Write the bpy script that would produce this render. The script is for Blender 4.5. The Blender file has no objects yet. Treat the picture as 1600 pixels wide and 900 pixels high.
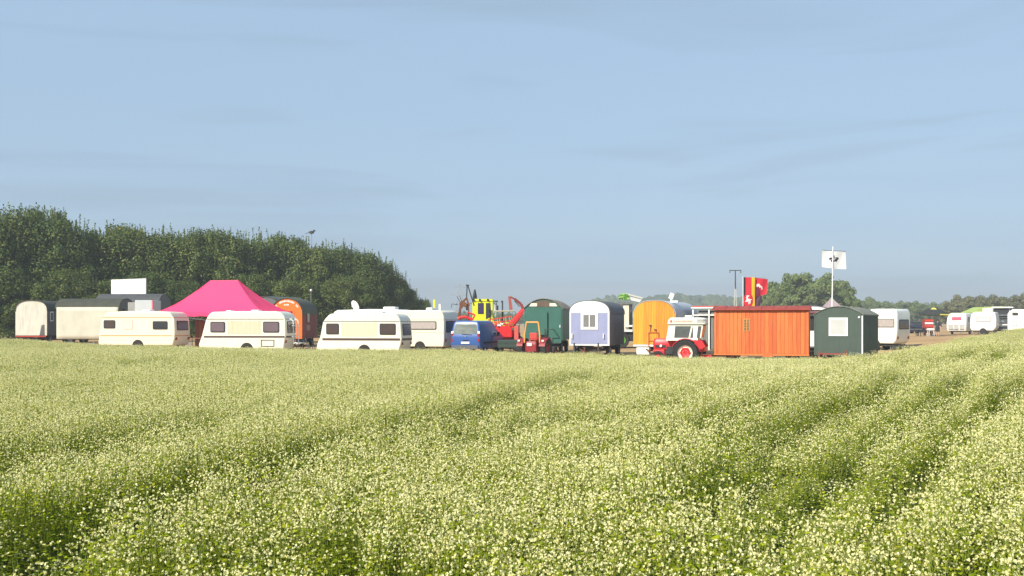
import bpy, bmesh, math, random
import numpy as np
from mathutils import Vector, Matrix, noise as mnoise

R = math.radians
scene = bpy.context.scene
col = scene.collection

# ------------------------------------------------------------------ camera, sky, sun
CAMZ, F, HY = 1.9, 1600.0, 503.0          # eye height, focal length in photo pixels, horizon row
cam = bpy.data.cameras.new('camera')
cam.sensor_width = 36.0
cam.lens = 36.0 * F / 1600.0
cam.shift_y = (HY - 450.0) / 1600.0
cam.clip_end = 6000.0
cam.clip_start = 0.05
cam_o = bpy.data.objects.new('camera', cam)
cam_o.location = (0, 0, CAMZ)
cam_o.rotation_euler = (R(90), 0, 0)
col.objects.link(cam_o)
scene.camera = cam_o

SUN_EL, SUN_AZ = R(35), R(219)            # azimuth clockwise from +Y: behind the camera, to its left
world = bpy.data.worlds.new('World'); scene.world = world
world.use_nodes = True
nt = world.node_tree
nt.nodes.clear()
N = nt.nodes.new
out = N('ShaderNodeOutputWorld'); bg = N('ShaderNodeBackground')
sky = N('ShaderNodeTexSky'); sky.sky_type = 'NISHITA'; sky.sun_disc = False
sky.sun_elevation = SUN_EL; sky.sun_rotation = SUN_AZ
sky.air_density = 1.0; sky.dust_density = 1.2; sky.ozone_density = 2.0; sky.altitude = 60
bg.inputs['Strength'].default_value = 0.115
# thin streaky cirrus, drawn on the sky's own direction
tc = N('ShaderNodeTexCoord'); mp = N('ShaderNodeMapping')
mp.inputs['Scale'].default_value = (1.3, 1.3, 11.0)
mp.inputs['Rotation'].default_value = (0.0, R(2.0), 0.0)
nz = N('ShaderNodeTexNoise'); nz.inputs['Scale'].default_value = 2.3
nz.inputs['Detail'].default_value = 7; nz.inputs['Roughness'].default_value = 0.52
nz.inputs['Distortion'].default_value = 0.5
rp = N('ShaderNodeValToRGB'); rp.color_ramp.elements[0].position = 0.42; rp.color_ramp.elements[1].position = 0.75
hs = N('ShaderNodeHueSaturation'); hs.inputs['Saturation'].default_value = 0.80
mx = N('ShaderNodeMix'); mx.data_type = 'RGBA'
cl = N('ShaderNodeMix'); cl.data_type = 'RGBA'
mul = N('ShaderNodeMath'); mul.operation = 'MULTIPLY_ADD'; mul.inputs[1].default_value = 0.14; mul.inputs[2].default_value = 0.74
L = nt.links.new
L(tc.outputs['Generated'], mp.inputs['Vector']); L(mp.outputs['Vector'], nz.inputs['Vector'])
L(nz.outputs['Fac'], rp.inputs['Fac']); L(rp.outputs['Color'], mul.inputs[0])
L(sky.outputs['Color'], hs.inputs['Color'])
L(hs.outputs['Color'], mx.inputs['A']); mx.inputs['B'].default_value = (2.74, 4.02, 5.5, 1)
L(mul.outputs[0], mx.inputs['Factor'])
nz2 = N('ShaderNodeTexNoise'); nz2.inputs['Scale'].default_value = 1.7; nz2.inputs['Detail'].default_value = 6; nz2.inputs['Distortion'].default_value = 0.8
mp2 = N('ShaderNodeMapping'); mp2.inputs['Scale'].default_value = (1.1, 1.1, 9.0); mp2.inputs['Location'].default_value = (3.0, 1.0, 0.4); mp2.inputs['Rotation'].default_value = (0.0, R(-3.0), 0.0)
L(tc.outputs['Generated'], mp2.inputs['Vector']); L(mp2.outputs['Vector'], nz2.inputs['Vector'])
rp2 = N('ShaderNodeMapRange'); rp2.inputs['From Min'].default_value = 0.47; rp2.inputs['From Max'].default_value = 0.66; rp2.inputs['To Max'].default_value = 0.55
L(nz2.outputs['Fac'], rp2.inputs['Value'])
L(mx.outputs['Result'], cl.inputs['A']); cl.inputs['B'].default_value = (2.1, 2.8, 3.6, 1); L(rp2.outputs['Result'], cl.inputs['Factor'])
L(cl.outputs['Result'], bg.inputs['Color']); L(bg.outputs[0], out.inputs['Surface'])

sun = bpy.data.lights.new('sun', 'SUN'); sun.energy = 5.0; sun.angle = R(0.6); sun.color = (1.0, 0.94, 0.82)
sun_o = bpy.data.objects.new('sun', sun); col.objects.link(sun_o)
sd = Vector((math.sin(SUN_AZ) * math.cos(SUN_EL), math.cos(SUN_AZ) * math.cos(SUN_EL), math.sin(SUN_EL)))
sun_o.rotation_euler = (-sd).to_track_quat('-Z', 'Y').to_euler()
sun_o.location = (-20, -20, 40)

vs = scene.view_settings
vs.view_transform = 'Standard'; vs.look = 'None'; vs.gamma = 1.0; vs.exposure = 0.36
vs.use_curve_mapping = False
scene.render.engine = 'CYCLES'
scene.cycles.use_denoising = True
scene.cycles.max_bounces = 6
scene.cycles.transparent_max_bounces = 8
scene.cycles.volume_bounces = 0

# ------------------------------------------------------------------ helpers
def at(px, d):                            # photo column and distance to plan position
    return ((px - 800.0) / F * d, d)

# ground heights at places (photo column, distance, height in metres)
GP = [(x, d, z) for x, d, z in [
    (800, 1, .12), (800, 4, .13), (300, 5, .12), (1300, 5, .14), (800, 9, .12), (200, 9, .08), (1500, 8, .22), (800, 18, .06),
    (150, 18, .14), (1250, 16, .2), (1600, 16, .42), (800, 32, -.02), (200, 34, .25), (1250, 30, -.04), (1550, 32, .58), (1800, 30, .85),
    (0, 57, .45), (310, 53, .17), (500, 53, .07), (700, 57, -.1), (850, 55, -.15), (1000, 52, -.22), (1060, 49, -.37),
    (1250, 51, -.45), (1250, 43, -.36), (1330, 47, -.42), (1330, 38, -.22), (1370, 50, -.42), (1160, 44, -.34), (1040, 43, -.22), (850, 46, -.2), (1420, 60, .15), (1500, 64, .62), (1600, 66, 1.12), (1700, 62, 1.2), (1800, 70, 1.4), (-300, 60, .6),
    (50, 79, .25), (220, 62, .1), (386, 57, .02), (560, 57, -.1), (670, 62, .03), (740, 62, .06), (850, 63, .05), (920, 59, -.05),
    (1020, 58, -.1), (1072, 53, -.37), (1190, 56, -.36), (1310, 53, -.3), (1390, 64, .1), (1450, 112, .3), (1495, 118, .48),
    (1590, 110, .6), (800, 100, .2), (300, 100, .3), (1000, 140, .3), (400, 140, .3), (1500, 160, .5), (1700, 130, .7), (-200, 110, .4)]]
GX = np.array([at(p[0], p[1]) for p in GP]); GZ = np.array([p[2] for p in GP])
def gz_arr(P):
    P = np.asarray(P, dtype=float).reshape(-1, 2)
    o = np.empty(len(P))
    for i in range(0, len(P), 20000):
        Q = P[i:i + 20000]
        d2 = ((Q[:, None, :] - GX[None]) ** 2).sum(2)
        s2 = 0.8 + 0.002 * (Q[:, 1] ** 2)
        w = 1.0 / (d2 + s2[:, None]) ** 1.7
        z = (w * GZ[None]).sum(1) / w.sum(1)
        r = np.hypot(Q[:, 0], Q[:, 1])
        t = np.clip((r - 150) / 150, 0, 1); t = t * t * (3 - 2 * t)
        o[i:i + 20000] = z * (1 - t) + 0.3 * t
    return o
def gz(x, y): return float(gz_arr([(x, y)])[0])

def edge_d(px):                           # far edge of the crop, as a distance for each photo column
    return np.interp(px, [-600, 0, 150, 310, 500, 640, 700, 850, 1000, 1060, 1250, 1370, 1420, 1500, 1600, 2200],
                     [66, 58.5, 57, 52.5, 52.5, 55, 57, 54, 52, 49, 50.5, 49.5, 57, 63, 66, 74])

def new_mat(name):
    m = bpy.data.materials.new(name); m.use_nodes = True
    t = m.node_tree
    return m, t, t.nodes['Principled BSDF']

MATS = {}
def paint(name, c, rough=0.5, var=0.12, scale=3.0, metal=0.0, streak=0.0, bump=0.0, spec=0.5, stretch=(1, 1, 1), dirt=(0.12, 0.10, 0.07)):
    """plain painted or weathered surface: base colour with drifting tone, optional vertical dirt runs"""
    if name in MATS: return MATS[name]
    m, t, b = new_mat(name)
    n = t.nodes.new; l = t.links.new
    tco = n('ShaderNodeTexCoord'); mp_ = n('ShaderNodeMapping'); mp_.inputs['Scale'].default_value = stretch
    l(tco.outputs['Object'], mp_.inputs['Vector'])
    nz_ = n('ShaderNodeTexNoise'); nz_.inputs['Scale'].default_value = scale; nz_.inputs['Detail'].default_value = 6
    nz_.inputs['Roughness'].default_value = 0.6
    l(mp_.outputs['Vector'], nz_.inputs['Vector'])
    mr = n('ShaderNodeMapRange'); mr.inputs['From Min'].default_value = 0.3; mr.inputs['From Max'].default_value = 0.7
    mr.inputs['To Min'].default_value = 1 - var; mr.inputs['To Max'].default_value = 1 + var * 0.6
    l(nz_.outputs['Fac'], mr.inputs['Value'])
    mm = n('ShaderNodeMix'); mm.data_type = 'RGBA'; mm.blend_type = 'MULTIPLY'; mm.inputs['Factor'].default_value = 1
    mm.inputs['A'].default_value = (*c, 1)
    l(mr.outputs['Result'], mm.inputs['B'])
    res = mm.outputs['Result']
    if streak > 0:
        mp2 = n('ShaderNodeMapping'); mp2.inputs['Scale'].default_value = (7, 7, 0.7)
        l(tco.outputs['Object'], mp2.inputs['Vector'])
        n2 = n('ShaderNodeTexNoise'); n2.inputs['Scale'].default_value = 1.3; n2.inputs['Detail'].default_value = 5
        l(mp2.outputs['Vector'], n2.inputs['Vector'])
        r2 = n('ShaderNodeMapRange'); r2.inputs['From Min'].default_value = 0.48; r2.inputs['From Max'].default_value = 0.78
        r2.inputs['To Max'].default_value = streak
        l(n2.outputs['Fac'], r2.inputs['Value'])
        m2 = n('ShaderNodeMix'); m2.data_type = 'RGBA'
        l(r2.outputs['Result'], m2.inputs['Factor']); l(res, m2.inputs['A']); m2.inputs['B'].default_value = (*dirt, 1)
        res = m2.outputs['Result']
    l(res, b.inputs['Base Color'])
    b.inputs['Roughness'].default_value = rough; b.inputs['Metallic'].default_value = metal
    b.inputs['Specular IOR Level'].default_value = spec
    if bump > 0:
        bp = n('ShaderNodeBump'); bp.inputs['Strength'].default_value = bump; bp.inputs['Distance'].default_value = 0.02
        n3 = n('ShaderNodeTexNoise'); n3.inputs['Scale'].default_value = scale * 6; n3.inputs['Detail'].default_value = 4
        l(mp_.outputs['Vector'], n3.inputs['Vector']); l(n3.outputs['Fac'], bp.inputs['Height'])
        l(bp.outputs['Normal'], b.inputs['Normal'])
    MATS[name] = m
    return m

def wood(name, c1, c2, rough=0.6):
    """upright grain between two tones, each board with its own shade"""
    if name in MATS: return MATS[name]
    m, t, b = new_mat(name); n = t.nodes.new; l = t.links.new
    tco = n('ShaderNodeTexCoord'); mp_ = n('ShaderNodeMapping'); mp_.inputs['Scale'].default_value = (14, 14, 0.9)
    l(tco.outputs['Object'], mp_.inputs['Vector'])
    nz_ = n('ShaderNodeTexNoise'); nz_.inputs['Scale'].default_value = 1.4; nz_.inputs['Detail'].default_value = 6
    l(mp_.outputs['Vector'], nz_.inputs['Vector'])
    oi = n('ShaderNodeObjectInfo')
    ad = n('ShaderNodeMath'); ad.operation = 'MULTIPLY_ADD'; ad.inputs[1].default_value = 0.45; ad.inputs[2].default_value = -0.22
    l(oi.outputs['Random'], ad.inputs[0])
    a2 = n('ShaderNodeMath'); a2.operation = 'ADD'
    l(nz_.outputs['Fac'], a2.inputs[0]); l(ad.outputs[0], a2.inputs[1])
    rp_ = n('ShaderNodeValToRGB'); rp_.color_ramp.elements[0].position = 0.28; rp_.color_ramp.elements[1].position = 0.74
    rp_.color_ramp.elements[0].color = (*c1, 1); rp_.color_ramp.elements[1].color = (*c2, 1)
    l(a2.outputs[0], rp_.inputs['Fac']); l(rp_.outputs['Color'], b.inputs['Base Color'])
    b.inputs['Roughness'].default_value = rough
    bp = n('ShaderNodeBump'); bp.inputs['Strength'].default_value = 0.25; bp.inputs['Distance'].default_value = 0.01
    l(nz_.outputs['Fac'], bp.inputs['Height']); l(bp.outputs['Normal'], b.inputs['Normal'])
    MATS[name] = m
    return m

def leafmat(name, cols, trans=0.35, rough=0.55):
    """foliage: every leaf takes its own tone; light passes through"""
    if name in MATS: return MATS[name]
    m, t, b = new_mat(name); n = t.nodes.new; l = t.links.new
    ge = n('ShaderNodeNewGeometry'); oi = n('ShaderNodeObjectInfo')
    ad = n('ShaderNodeMath'); ad.operation = 'ADD'
    m2 = n('ShaderNodeMath'); m2.operation = 'MULTIPLY_ADD'; m2.inputs[1].default_value = 0.3; m2.inputs[2].default_value = -0.15
    l(oi.outputs['Random'], m2.inputs[0]); l(m2.outputs[0], ad.inputs[0]); l(ge.outputs['Random Per Island'], ad.inputs[1])
    rp_ = n('ShaderNodeValToRGB'); e = rp_.color_ramp.elements
    e[0].color = (*cols[0], 1); e[1].color = (*cols[-1], 1)
    for i, c in enumerate(cols[1:-1]):
        k = e.new((i + 1) / (len(cols) - 1)); k.color = (*c, 1)
    l(ad.outputs[0], rp_.inputs['Fac'])
    l(rp_.outputs['Color'], b.inputs['Base Color'])
    b.inputs['Roughness'].default_value = rough; b.inputs['Specular IOR Level'].default_value = 0.3
    tr = n('ShaderNodeBsdfTranslucent'); ms = n('ShaderNodeMixShader'); ms.inputs['Fac'].default_value = trans
    l(rp_.outputs['Color'], tr.inputs['Color'])
    o = t.nodes['Material Output']
    l(b.outputs[0], ms.inputs[1]); l(tr.outputs[0], ms.inputs[2]); l(ms.outputs[0], o.inputs['Surface'])
    MATS[name] = m
    return m

class MB:
    """collects shapes and links them as one mesh object"""
    def __init__(s): s.v = []; s.f = []
    def add(s, vs_, fs):
        o = len(s.v); s.v += [tuple(p) for p in vs_]; s.f += [tuple(i + o for i in f) for f in fs]; return s
    def box(s, x0, x1, y0, y1, z0, z1):
        return s.add([(x0, y0, z0), (x1, y0, z0), (x1, y1, z0), (x0, y1, z0), (x0, y0, z1), (x1, y0, z1), (x1, y1, z1), (x0, y1, z1)],
                     [(3, 2, 1, 0), (4, 5, 6, 7), (0, 1, 5, 4), (1, 2, 6, 5), (2, 3, 7, 6), (3, 0, 4, 7)])
    def obox(s, c, size, rot=(0, 0, 0)):
        from mathutils import Euler
        M = Matrix.Translation(c) @ Euler(rot).to_matrix().to_4x4()
        a, b_, c_ = [k / 2 for k in size]
        k = len(s.v); s.box(-a, a, -b_, b_, -c_, c_)
        for i in range(k, len(s.v)): s.v[i] = tuple(M @ Vector(s.v[i]))
        return s
    def prism(s, pts, a0, a1, axis='y'):
        n = len(pts)
        def P(p, a): return (p[0], a, p[1]) if axis == 'y' else ((a, p[0], p[1]) if axis == 'x' else (p[0], p[1], a))
        V = [P(p, a0) for p in pts] + [P(p, a1) for p in pts]
        Fc = [tuple(range(n)), tuple(range(2 * n - 1, n - 1, -1))] + [(i, i + n, (i + 1) % n + n, (i + 1) % n) for i in range(n)]
        return s.add(V, Fc)
    def cyl(s, p0, p1, r0, r1=None, n=10):
        r1 = r0 if r1 is None else r1
        p0, p1 = Vector(p0), Vector(p1); d = (p1 - p0).normalized()
        u = d.orthogonal().normalized(); w = d.cross(u)
        V = [p0 + (u * math.cos(2 * math.pi * i / n) + w * math.sin(2 * math.pi * i / n)) * r0 for i in range(n)]
        V += [p1 + (u * math.cos(2 * math.pi * i / n) + w * math.sin(2 * math.pi * i / n)) * r1 for i in range(n)]
        return s.add(V, [tuple(range(n)), tuple(range(2 * n - 1, n - 1, -1))] + [(i, i + n, (i + 1) % n + n, (i + 1) % n) for i in range(n)])
    def tube(s, path, r, n=8):
        for a, b_ in zip(path[:-1], path[1:]): s.cyl(a, b_, r, r, n)
        return s
    def bar(s, a, b_, w, h=None):
        """square-section bar between two points"""
        return s.cyl(a, b_, w * 0.7, (h or w) * 0.7, 4)
    def lathe(s, prof, c, axis='x', n=24):
        V = []; Fc = []; m = len(prof)
        for i in range(n):
            a = 2 * math.pi * i / n; ca, sa = math.cos(a), math.sin(a)
            for r, h in prof:
                V.append((c[0] + h, c[1] + r * ca, c[2] + r * sa) if axis == 'x' else
                         ((c[0] + r * ca, c[1] + h, c[2] + r * sa) if axis == 'y' else (c[0] + r * ca, c[1] + r * sa, c[2] + h)))
        for i in range(n):
            j = (i + 1) % n
            for k in range(m - 1): Fc.append((i * m + k, j * m + k, j * m + k + 1, i * m + k + 1))
        return s.add(V, Fc)
    def plate(s, c, t=0.02, r=0.0, back=0.0):
        """four corners (bl, br, tr, tl) made into a plate with rounded corners, thickness towards its normal"""
        c = [Vector(p) for p in c]
        nrm = ((c[1] - c[0]).cross(c[3] - c[0])).normalized()
        w = (c[1] - c[0]).length; h = (c[3] - c[0]).length
        uv = []
        if r > 0:
            ru, rv = min(r / w, .5), min(r / h, .5)
            for (cu, cv, a0) in ((ru, rv, 180), (1 - ru, rv, 270), (1 - ru, 1 - rv, 0), (ru, 1 - rv, 90)):
                for k in range(5):
                    a = R(a0 + 22.5 * k); uv.append((cu + ru * math.cos(a), cv + rv * math.sin(a)))
        else: uv = [(0, 0), (1, 0), (1, 1), (0, 1)]
        P = [(c[0] * (1 - u) + c[1] * u) * (1 - v) + (c[3] * (1 - u) + c[2] * u) * v for u, v in uv]
        n = len(P)
        V = [p - nrm * back for p in P] + [p + nrm * t for p in P]
        return s.add(V, [tuple(range(n)), tuple(range(2 * n - 1, n - 1, -1))] + [(i, i + n, (i + 1) % n + n, (i + 1) % n) for i in range(n)])
    def rings(s, rg, n=6):
        """loft of rounded rectangles: (z, x0, x1, y0, y1, r)"""
        V = []; m = 4 * n
        for z, x0, x1, y0, y1, r in rg:
            for (cx, cy, a0) in ((x1 - r, y1 - r, 0), (x0 + r, y1 - r, 90), (x0 + r, y0 + r, 180), (x1 - r, y0 + r, 270)):
                for k in range(n):
                    a = R(a0 + 90 * k / (n - 1)); V.append((cx + r * math.cos(a), cy + r * math.sin(a), z))
        Fc = [tuple(range(m))] + [tuple(range((len(rg) - 1) * m, len(rg) * m))]
        for q in range(len(rg) - 1):
            for i in range(m): Fc.append((q * m + i, q * m + (i + 1) % m, (q + 1) * m + (i + 1) % m, (q + 1) * m + i))
        return s.add(V, Fc)
    def build(s, name, mat, parent=None, bevel=0.0, seg=2, smooth=False, label=None):
        me = bpy.data.meshes.new(name)
        me.from_pydata(s.v, [], s.f)
        bm = bmesh.new(); bm.from_mesh(me)
        bmesh.ops.recalc_face_normals(bm, faces=bm.faces)
        bm.to_mesh(me); bm.free()
        me.materials.append(mat)
        if smooth:
            for p in me.polygons: p.use_smooth = True
            try: me.set_sharp_from_angle(angle=R(38))
            except Exception: pass
        o = bpy.data.objects.new(name, me); col.objects.link(o)
        if parent is not None: o.parent = parent
        if bevel > 0:
            b = o.modifiers.new('bevel', 'BEVEL'); b.width = bevel; b.segments = seg; b.limit_method = 'ANGLE'; b.angle_limit = R(32)
        if label: o['label'] = label
        return o

def thing(name, label, cat, px, d, th=0.0, group=None, dz=0.0):
    x, y = at(px, d)
    o = bpy.data.objects.new(name, None); col.objects.link(o)
    o.location = (x, y, gz(x, y) + dz); o.rotation_euler = (0, 0, R(th))
    o.empty_display_size = 0.3
    o['label'] = label; o['category'] = cat
    if group: o['group'] = group
    return o
def tag(o, label, cat, group=None, kind=None):
    if label: o['label'] = label
    if cat: o['category'] = cat
    if group: o['group'] = group
    if kind: o['kind'] = kind
    return o
def theta(px, alpha):                      # turn that shows a thing's right side at angle alpha from this line of sight
    return -math.degrees(math.atan((px - 800) / F)) - alpha
def copy_tree(o, parent=None):
    c = o.copy(); col.objects.link(c); c.parent = parent
    for ch in list(o.children): copy_tree(ch, c)
    return c

# ------------------------------------------------------------------ ground
def ground():
    xs = np.unique(np.concatenate([np.linspace(-1700, -120, 30), np.arange(-110, 111, 1.5), np.linspace(120, 1700, 30)]))
    ys = np.unique(np.concatenate([np.linspace(-300, -12, 10), np.arange(-10, 150, 1.5), np.linspace(155, 1750, 45)]))
    XX, YY = np.meshgrid(xs, ys)
    P = np.stack([XX.ravel(), YY.ravel()], 1)
    Z = gz_arr(P)
    V = [(float(p[0]), float(p[1]), float(z)) for p, z in zip(P, Z)]
    nx = len(xs)
    Fc = [(j * nx + i, j * nx + i + 1, (j + 1) * nx + i + 1, (j + 1) * nx + i) for j in range(len(ys) - 1) for i in range(nx - 1)]
    me = bpy.data.meshes.new('ground'); me.from_pydata(V, [], Fc)
    at_ = me.attributes.new('field', 'FLOAT', 'POINT')
    px = 800 + F * P[:, 0] / np.maximum(P[:, 1], 1.0)
    f = np.clip((edge_d(px) + 0.8 - P[:, 1]) / 1.5, 0, 1)
    at_.data.foreach_set('value', f.astype(np.float32))
    for p in me.polygons: p.use_smooth = True
    m, t, b = new_mat('ground_soil'); n = t.nodes.new; l = t.links.new
    tco = n('ShaderNodeTexCoord')
    n1 = n('ShaderNodeTexNoise'); n1.inputs['Scale'].default_value = 0.35; n1.inputs['Detail'].default_value = 9; n1.inputs['Roughness'].default_value = .7
    l(tco.outputs['Object'], n1.inputs['Vector'])
    r1 = n('ShaderNodeValToRGB'); e = r1.color_ramp.elements
    e[0].position = .35; e[0].color = (.36, .22, .11, 1); e[1].position = .68; e[1].color = (.56, .39, .21, 1)
    k = e.new(.52); k.color = (.46, .30, .15, 1)
    l(n1.outputs['Fac'], r1.inputs['Fac'])
    n2 = n('ShaderNodeTexNoise'); n2.inputs['Scale'].default_value = 3; n2.inputs['Detail'].default_value = 6
    l(tco.outputs['Object'], n2.inputs['Vector'])
    r2 = n('ShaderNodeValToRGB'); e = r2.color_ramp.elements
    e[0].position = .35; e[0].color = (.035, .05, .012, 1); e[1].position = .7; e[1].color = (.075, .11, .022, 1)
    l(n2.outputs['Fac'], r2.inputs['Fac'])
    a = n('ShaderNodeAttribute'); a.attribute_name = 'field'
    mm = n('ShaderNodeMix'); mm.data_type = 'RGBA'
    l(a.outputs['Fac'], mm.inputs['Factor']); l(r1.outputs['Color'], mm.inputs['A']); l(r2.outputs['Color'], mm.inputs['B'])
    l(mm.outputs['Result'], b.inputs['Base Color']); b.inputs['Roughness'].default_value = .95; b.inputs['Specular IOR Level'].default_value = .1
    bp = n('ShaderNodeBump'); bp.inputs['Strength'].default_value = .6; bp.inputs['Distance'].default_value = .06
    l(n2.outputs['Fac'], bp.inputs['Height']); l(bp.outputs['Normal'], b.inputs['Normal'])
    me.materials.append(m)
    o = bpy.data.objects.new('ground', me); col.objects.link(o)
    o['kind'] = 'structure'
ground()
# ------------------------------------------------------------------ buckwheat field
CROP_H = 0.66
def unproject(px, py, h=0.56):            # where a photo point meets the crop's upper surface
    d = 12.0
    for _ in range(60):
        x, y = at(px, d)
        z = gz(x, y) + h
        dn = (CAMZ - z) * F / max(py - HY, 6.0)
        d = d * 0.6 + min(max(dn, 2.0), 75.0) * 0.4
    return at(px, d)
TRACKS = [  # wheel tracks and furrows: photo polylines, half width in metres, depth
    ([(1165, 822), (1181, 808), (1211, 782), (1242, 751), (1290, 718), (1351, 678), (1397, 657), (1434, 638), (1480, 612), (1521, 584), (1567, 556), (1630, 522)], .25, .9),
    ([(1330, 815), (1347, 797), (1378, 767), (1415, 725), (1453, 697), (1487, 672), (1529, 645), (1559, 623), (1589, 597), (1640, 560), (1700, 530)], .25, .9),
    ([(1050, 788), (1064, 776), (1102, 755), (1151, 731), (1200, 702), (1270, 668), (1330, 640), (1400, 606), (1470, 576), (1540, 545)], .22, .9),
    ([(1060, 715), (1124, 695), (1211, 661), (1264, 640), (1321, 620), (1378, 602), (1440, 578), (1500, 556)], .18, .8),
    ([(930, 702), (1000, 689), (1068, 673), (1125, 652), (1196, 628), (1264, 604), (1340, 586), (1410, 568)], .24, .85),
    ([(900, 660), (980, 642), (1060, 624), (1150, 600), (1240, 582)], .2, .7),
    ([(640, 668), (720, 646), (790, 627), (850, 609), (905, 592)], .38, .8), ([(905, 592), (970, 580), (1050, 570)], .4, .5),
    ([(700, 690), (800, 668), (900, 645)], .28, .3),
    ([(0, 842), (90, 800), (230, 768), (330, 748), (440, 712), (530, 690), (600, 674)], .36, .66),
    ([(0, 715), (100, 700), (220, 678), (330, 657)], .45, .35),
    ([(-60, 905), (140, 878), (280, 862), (420, 868), (560, 880), (640, 905)], .28, .55),
    ([(1430, 905), (1520, 875), (1640, 868)], .2, .5),
    ([(1000, 905), (1110, 880), (1240, 882)], .15, .4),
    ([(560, 560), (380, 556), (240, 548)], .7, .3),
]
TR = []
for pl, w, dep in TRACKS:
    pts = [unproject(*p) for p in pl]
    TR.append((np.array(pts), w, dep))
def track_depth(P):
    best = np.zeros(len(P)); ridge = np.zeros(len(P))
    for pts, w, dep in TR:
        dmin = np.full(len(P), 1e9)
        for a, b in zip(pts[:-1], pts[1:]):
            ab = b - a; t = np.clip(((P - a) @ ab) / max(ab @ ab, 1e-6), 0, 1)
            q = a + t[:, None] * ab
            dmin = np.minimum(dmin, np.hypot(*(P - q).T))
        best = np.maximum(best, min(.92, dep * 1.2) * np.exp(-np.abs(dmin / (w * 1.1)) ** 4))
        ridge = np.maximum(ridge, dep * np.exp(-((dmin - 1.9 * w) / (.55 * w)) ** 2))
    return best, ridge

M_LEAF = leafmat('buckwheat_leaf', [(.26, .35, .006), (.38, .47, .008), (.47, .55, .012), (.57, .58, .025)], .5)
M_FLOW = leafmat('buckwheat_flower', [(.72, .66, .26), (.83, .78, .37), (.89, .85, .47), (.91, .88, .59)], .30, .8)
M_STEM = leafmat('buckwheat_stem', [(.15, .22, .03), (.26, .27, .05)], .1)

def clump(name, seed, nst, nfl, h, rad, fs=1.0):
    """a tuft of buckwheat: lean stems, heart-shaped leaves, small cream flower heads at the top"""
    rg = random.Random(seed)
    V, Fc, MI = [], [], []
    def quad(c, u, w, m):
        k = len(V)
        V.extend([c - u - w, c + u - w, c + u + w, c - u + w]); Fc.append((k, k + 1, k + 2, k + 3)); MI.append(m)
    def rv(): return Vector((rg.gauss(0, 1), rg.gauss(0, 1), rg.gauss(0, 1))).normalized()
    for s in range(nst):
        a = rg.uniform(0, 6.283); r = rad * math.sqrt(rg.random())
        base = Vector((r * math.cos(a), r * math.sin(a), 0))
        hh = h * rg.uniform(.72, 1.06)
        lean = Vector((rg.gauss(0, .10), rg.gauss(0, .10), 1)) * hh
        def on(t): return base + Vector((lean.x * t * t, lean.y * t * t, lean.z * t))
        prev = base
        for q in (.5, 1.0):
            p = on(q); k = len(V); e = Vector((.0028, 0, 0)); f = Vector((0, .0028, 0))
            V.extend([prev - e, prev + e, p + e * .6, p - e * .6]); Fc.append((k, k + 1, k + 2, k + 3)); MI.append(2)
            V.extend([prev - f, prev + f, p + f * .6, p - f * .6]); Fc.append((k + 4, k + 5, k + 6, k + 7)); MI.append(2)
            prev = p
        for i in range(14):
            t = .92 - .66 * rg.random() ** 1.4; p = on(t)
            az = rg.uniform(0, 6.283); dr = Vector((math.cos(az), math.sin(az), rg.uniform(-.3, .3))).normalized()
            sz = rg.uniform(.013, .023) * (1.25 - .6 * t)
            w = dr.cross(Vector((-.25, -.3, 1)) + rv() * .35).normalized()
            c = p + dr * sz * rg.uniform(1.2, 2.6)
            k = len(V)   # heart-shaped: five-point leaf
            V.extend([c - dr * sz, c - dr * sz * .7 + w * sz * .8, c + dr * sz * 1.2, c - dr * sz * .7 - w * sz * .8])
            Fc.append((k, k + 1, k + 2, k + 3)); MI.append(0)
        for i in range(nfl):
            t = rg.uniform(.76, 1.0) if i else 1.0
            p = on(t) + Vector((rg.gauss(0, .045), rg.gauss(0, .045), rg.uniform(0, .03)))
            rr = rg.uniform(.003, .0065) * fs
            for q in range(4):
                c = p + rv() * rr
                u = rv(); w = u.cross(rv()).normalized()
                s_ = rg.uniform(.0036, .0060) * fs
                quad(c, u * s_, w * s_, 1)
    me = bpy.data.meshes.new(name); me.from_pydata([tuple(v) for v in V], [], Fc)
    for m in (M_LEAF, M_FLOW, M_STEM): me.materials.append(m)
    me.polygons.foreach_set('material_index', MI)
    return bpy.data.objects.new(name, me)      # stays outside the scene: only a source for the field's geometry nodes

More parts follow.
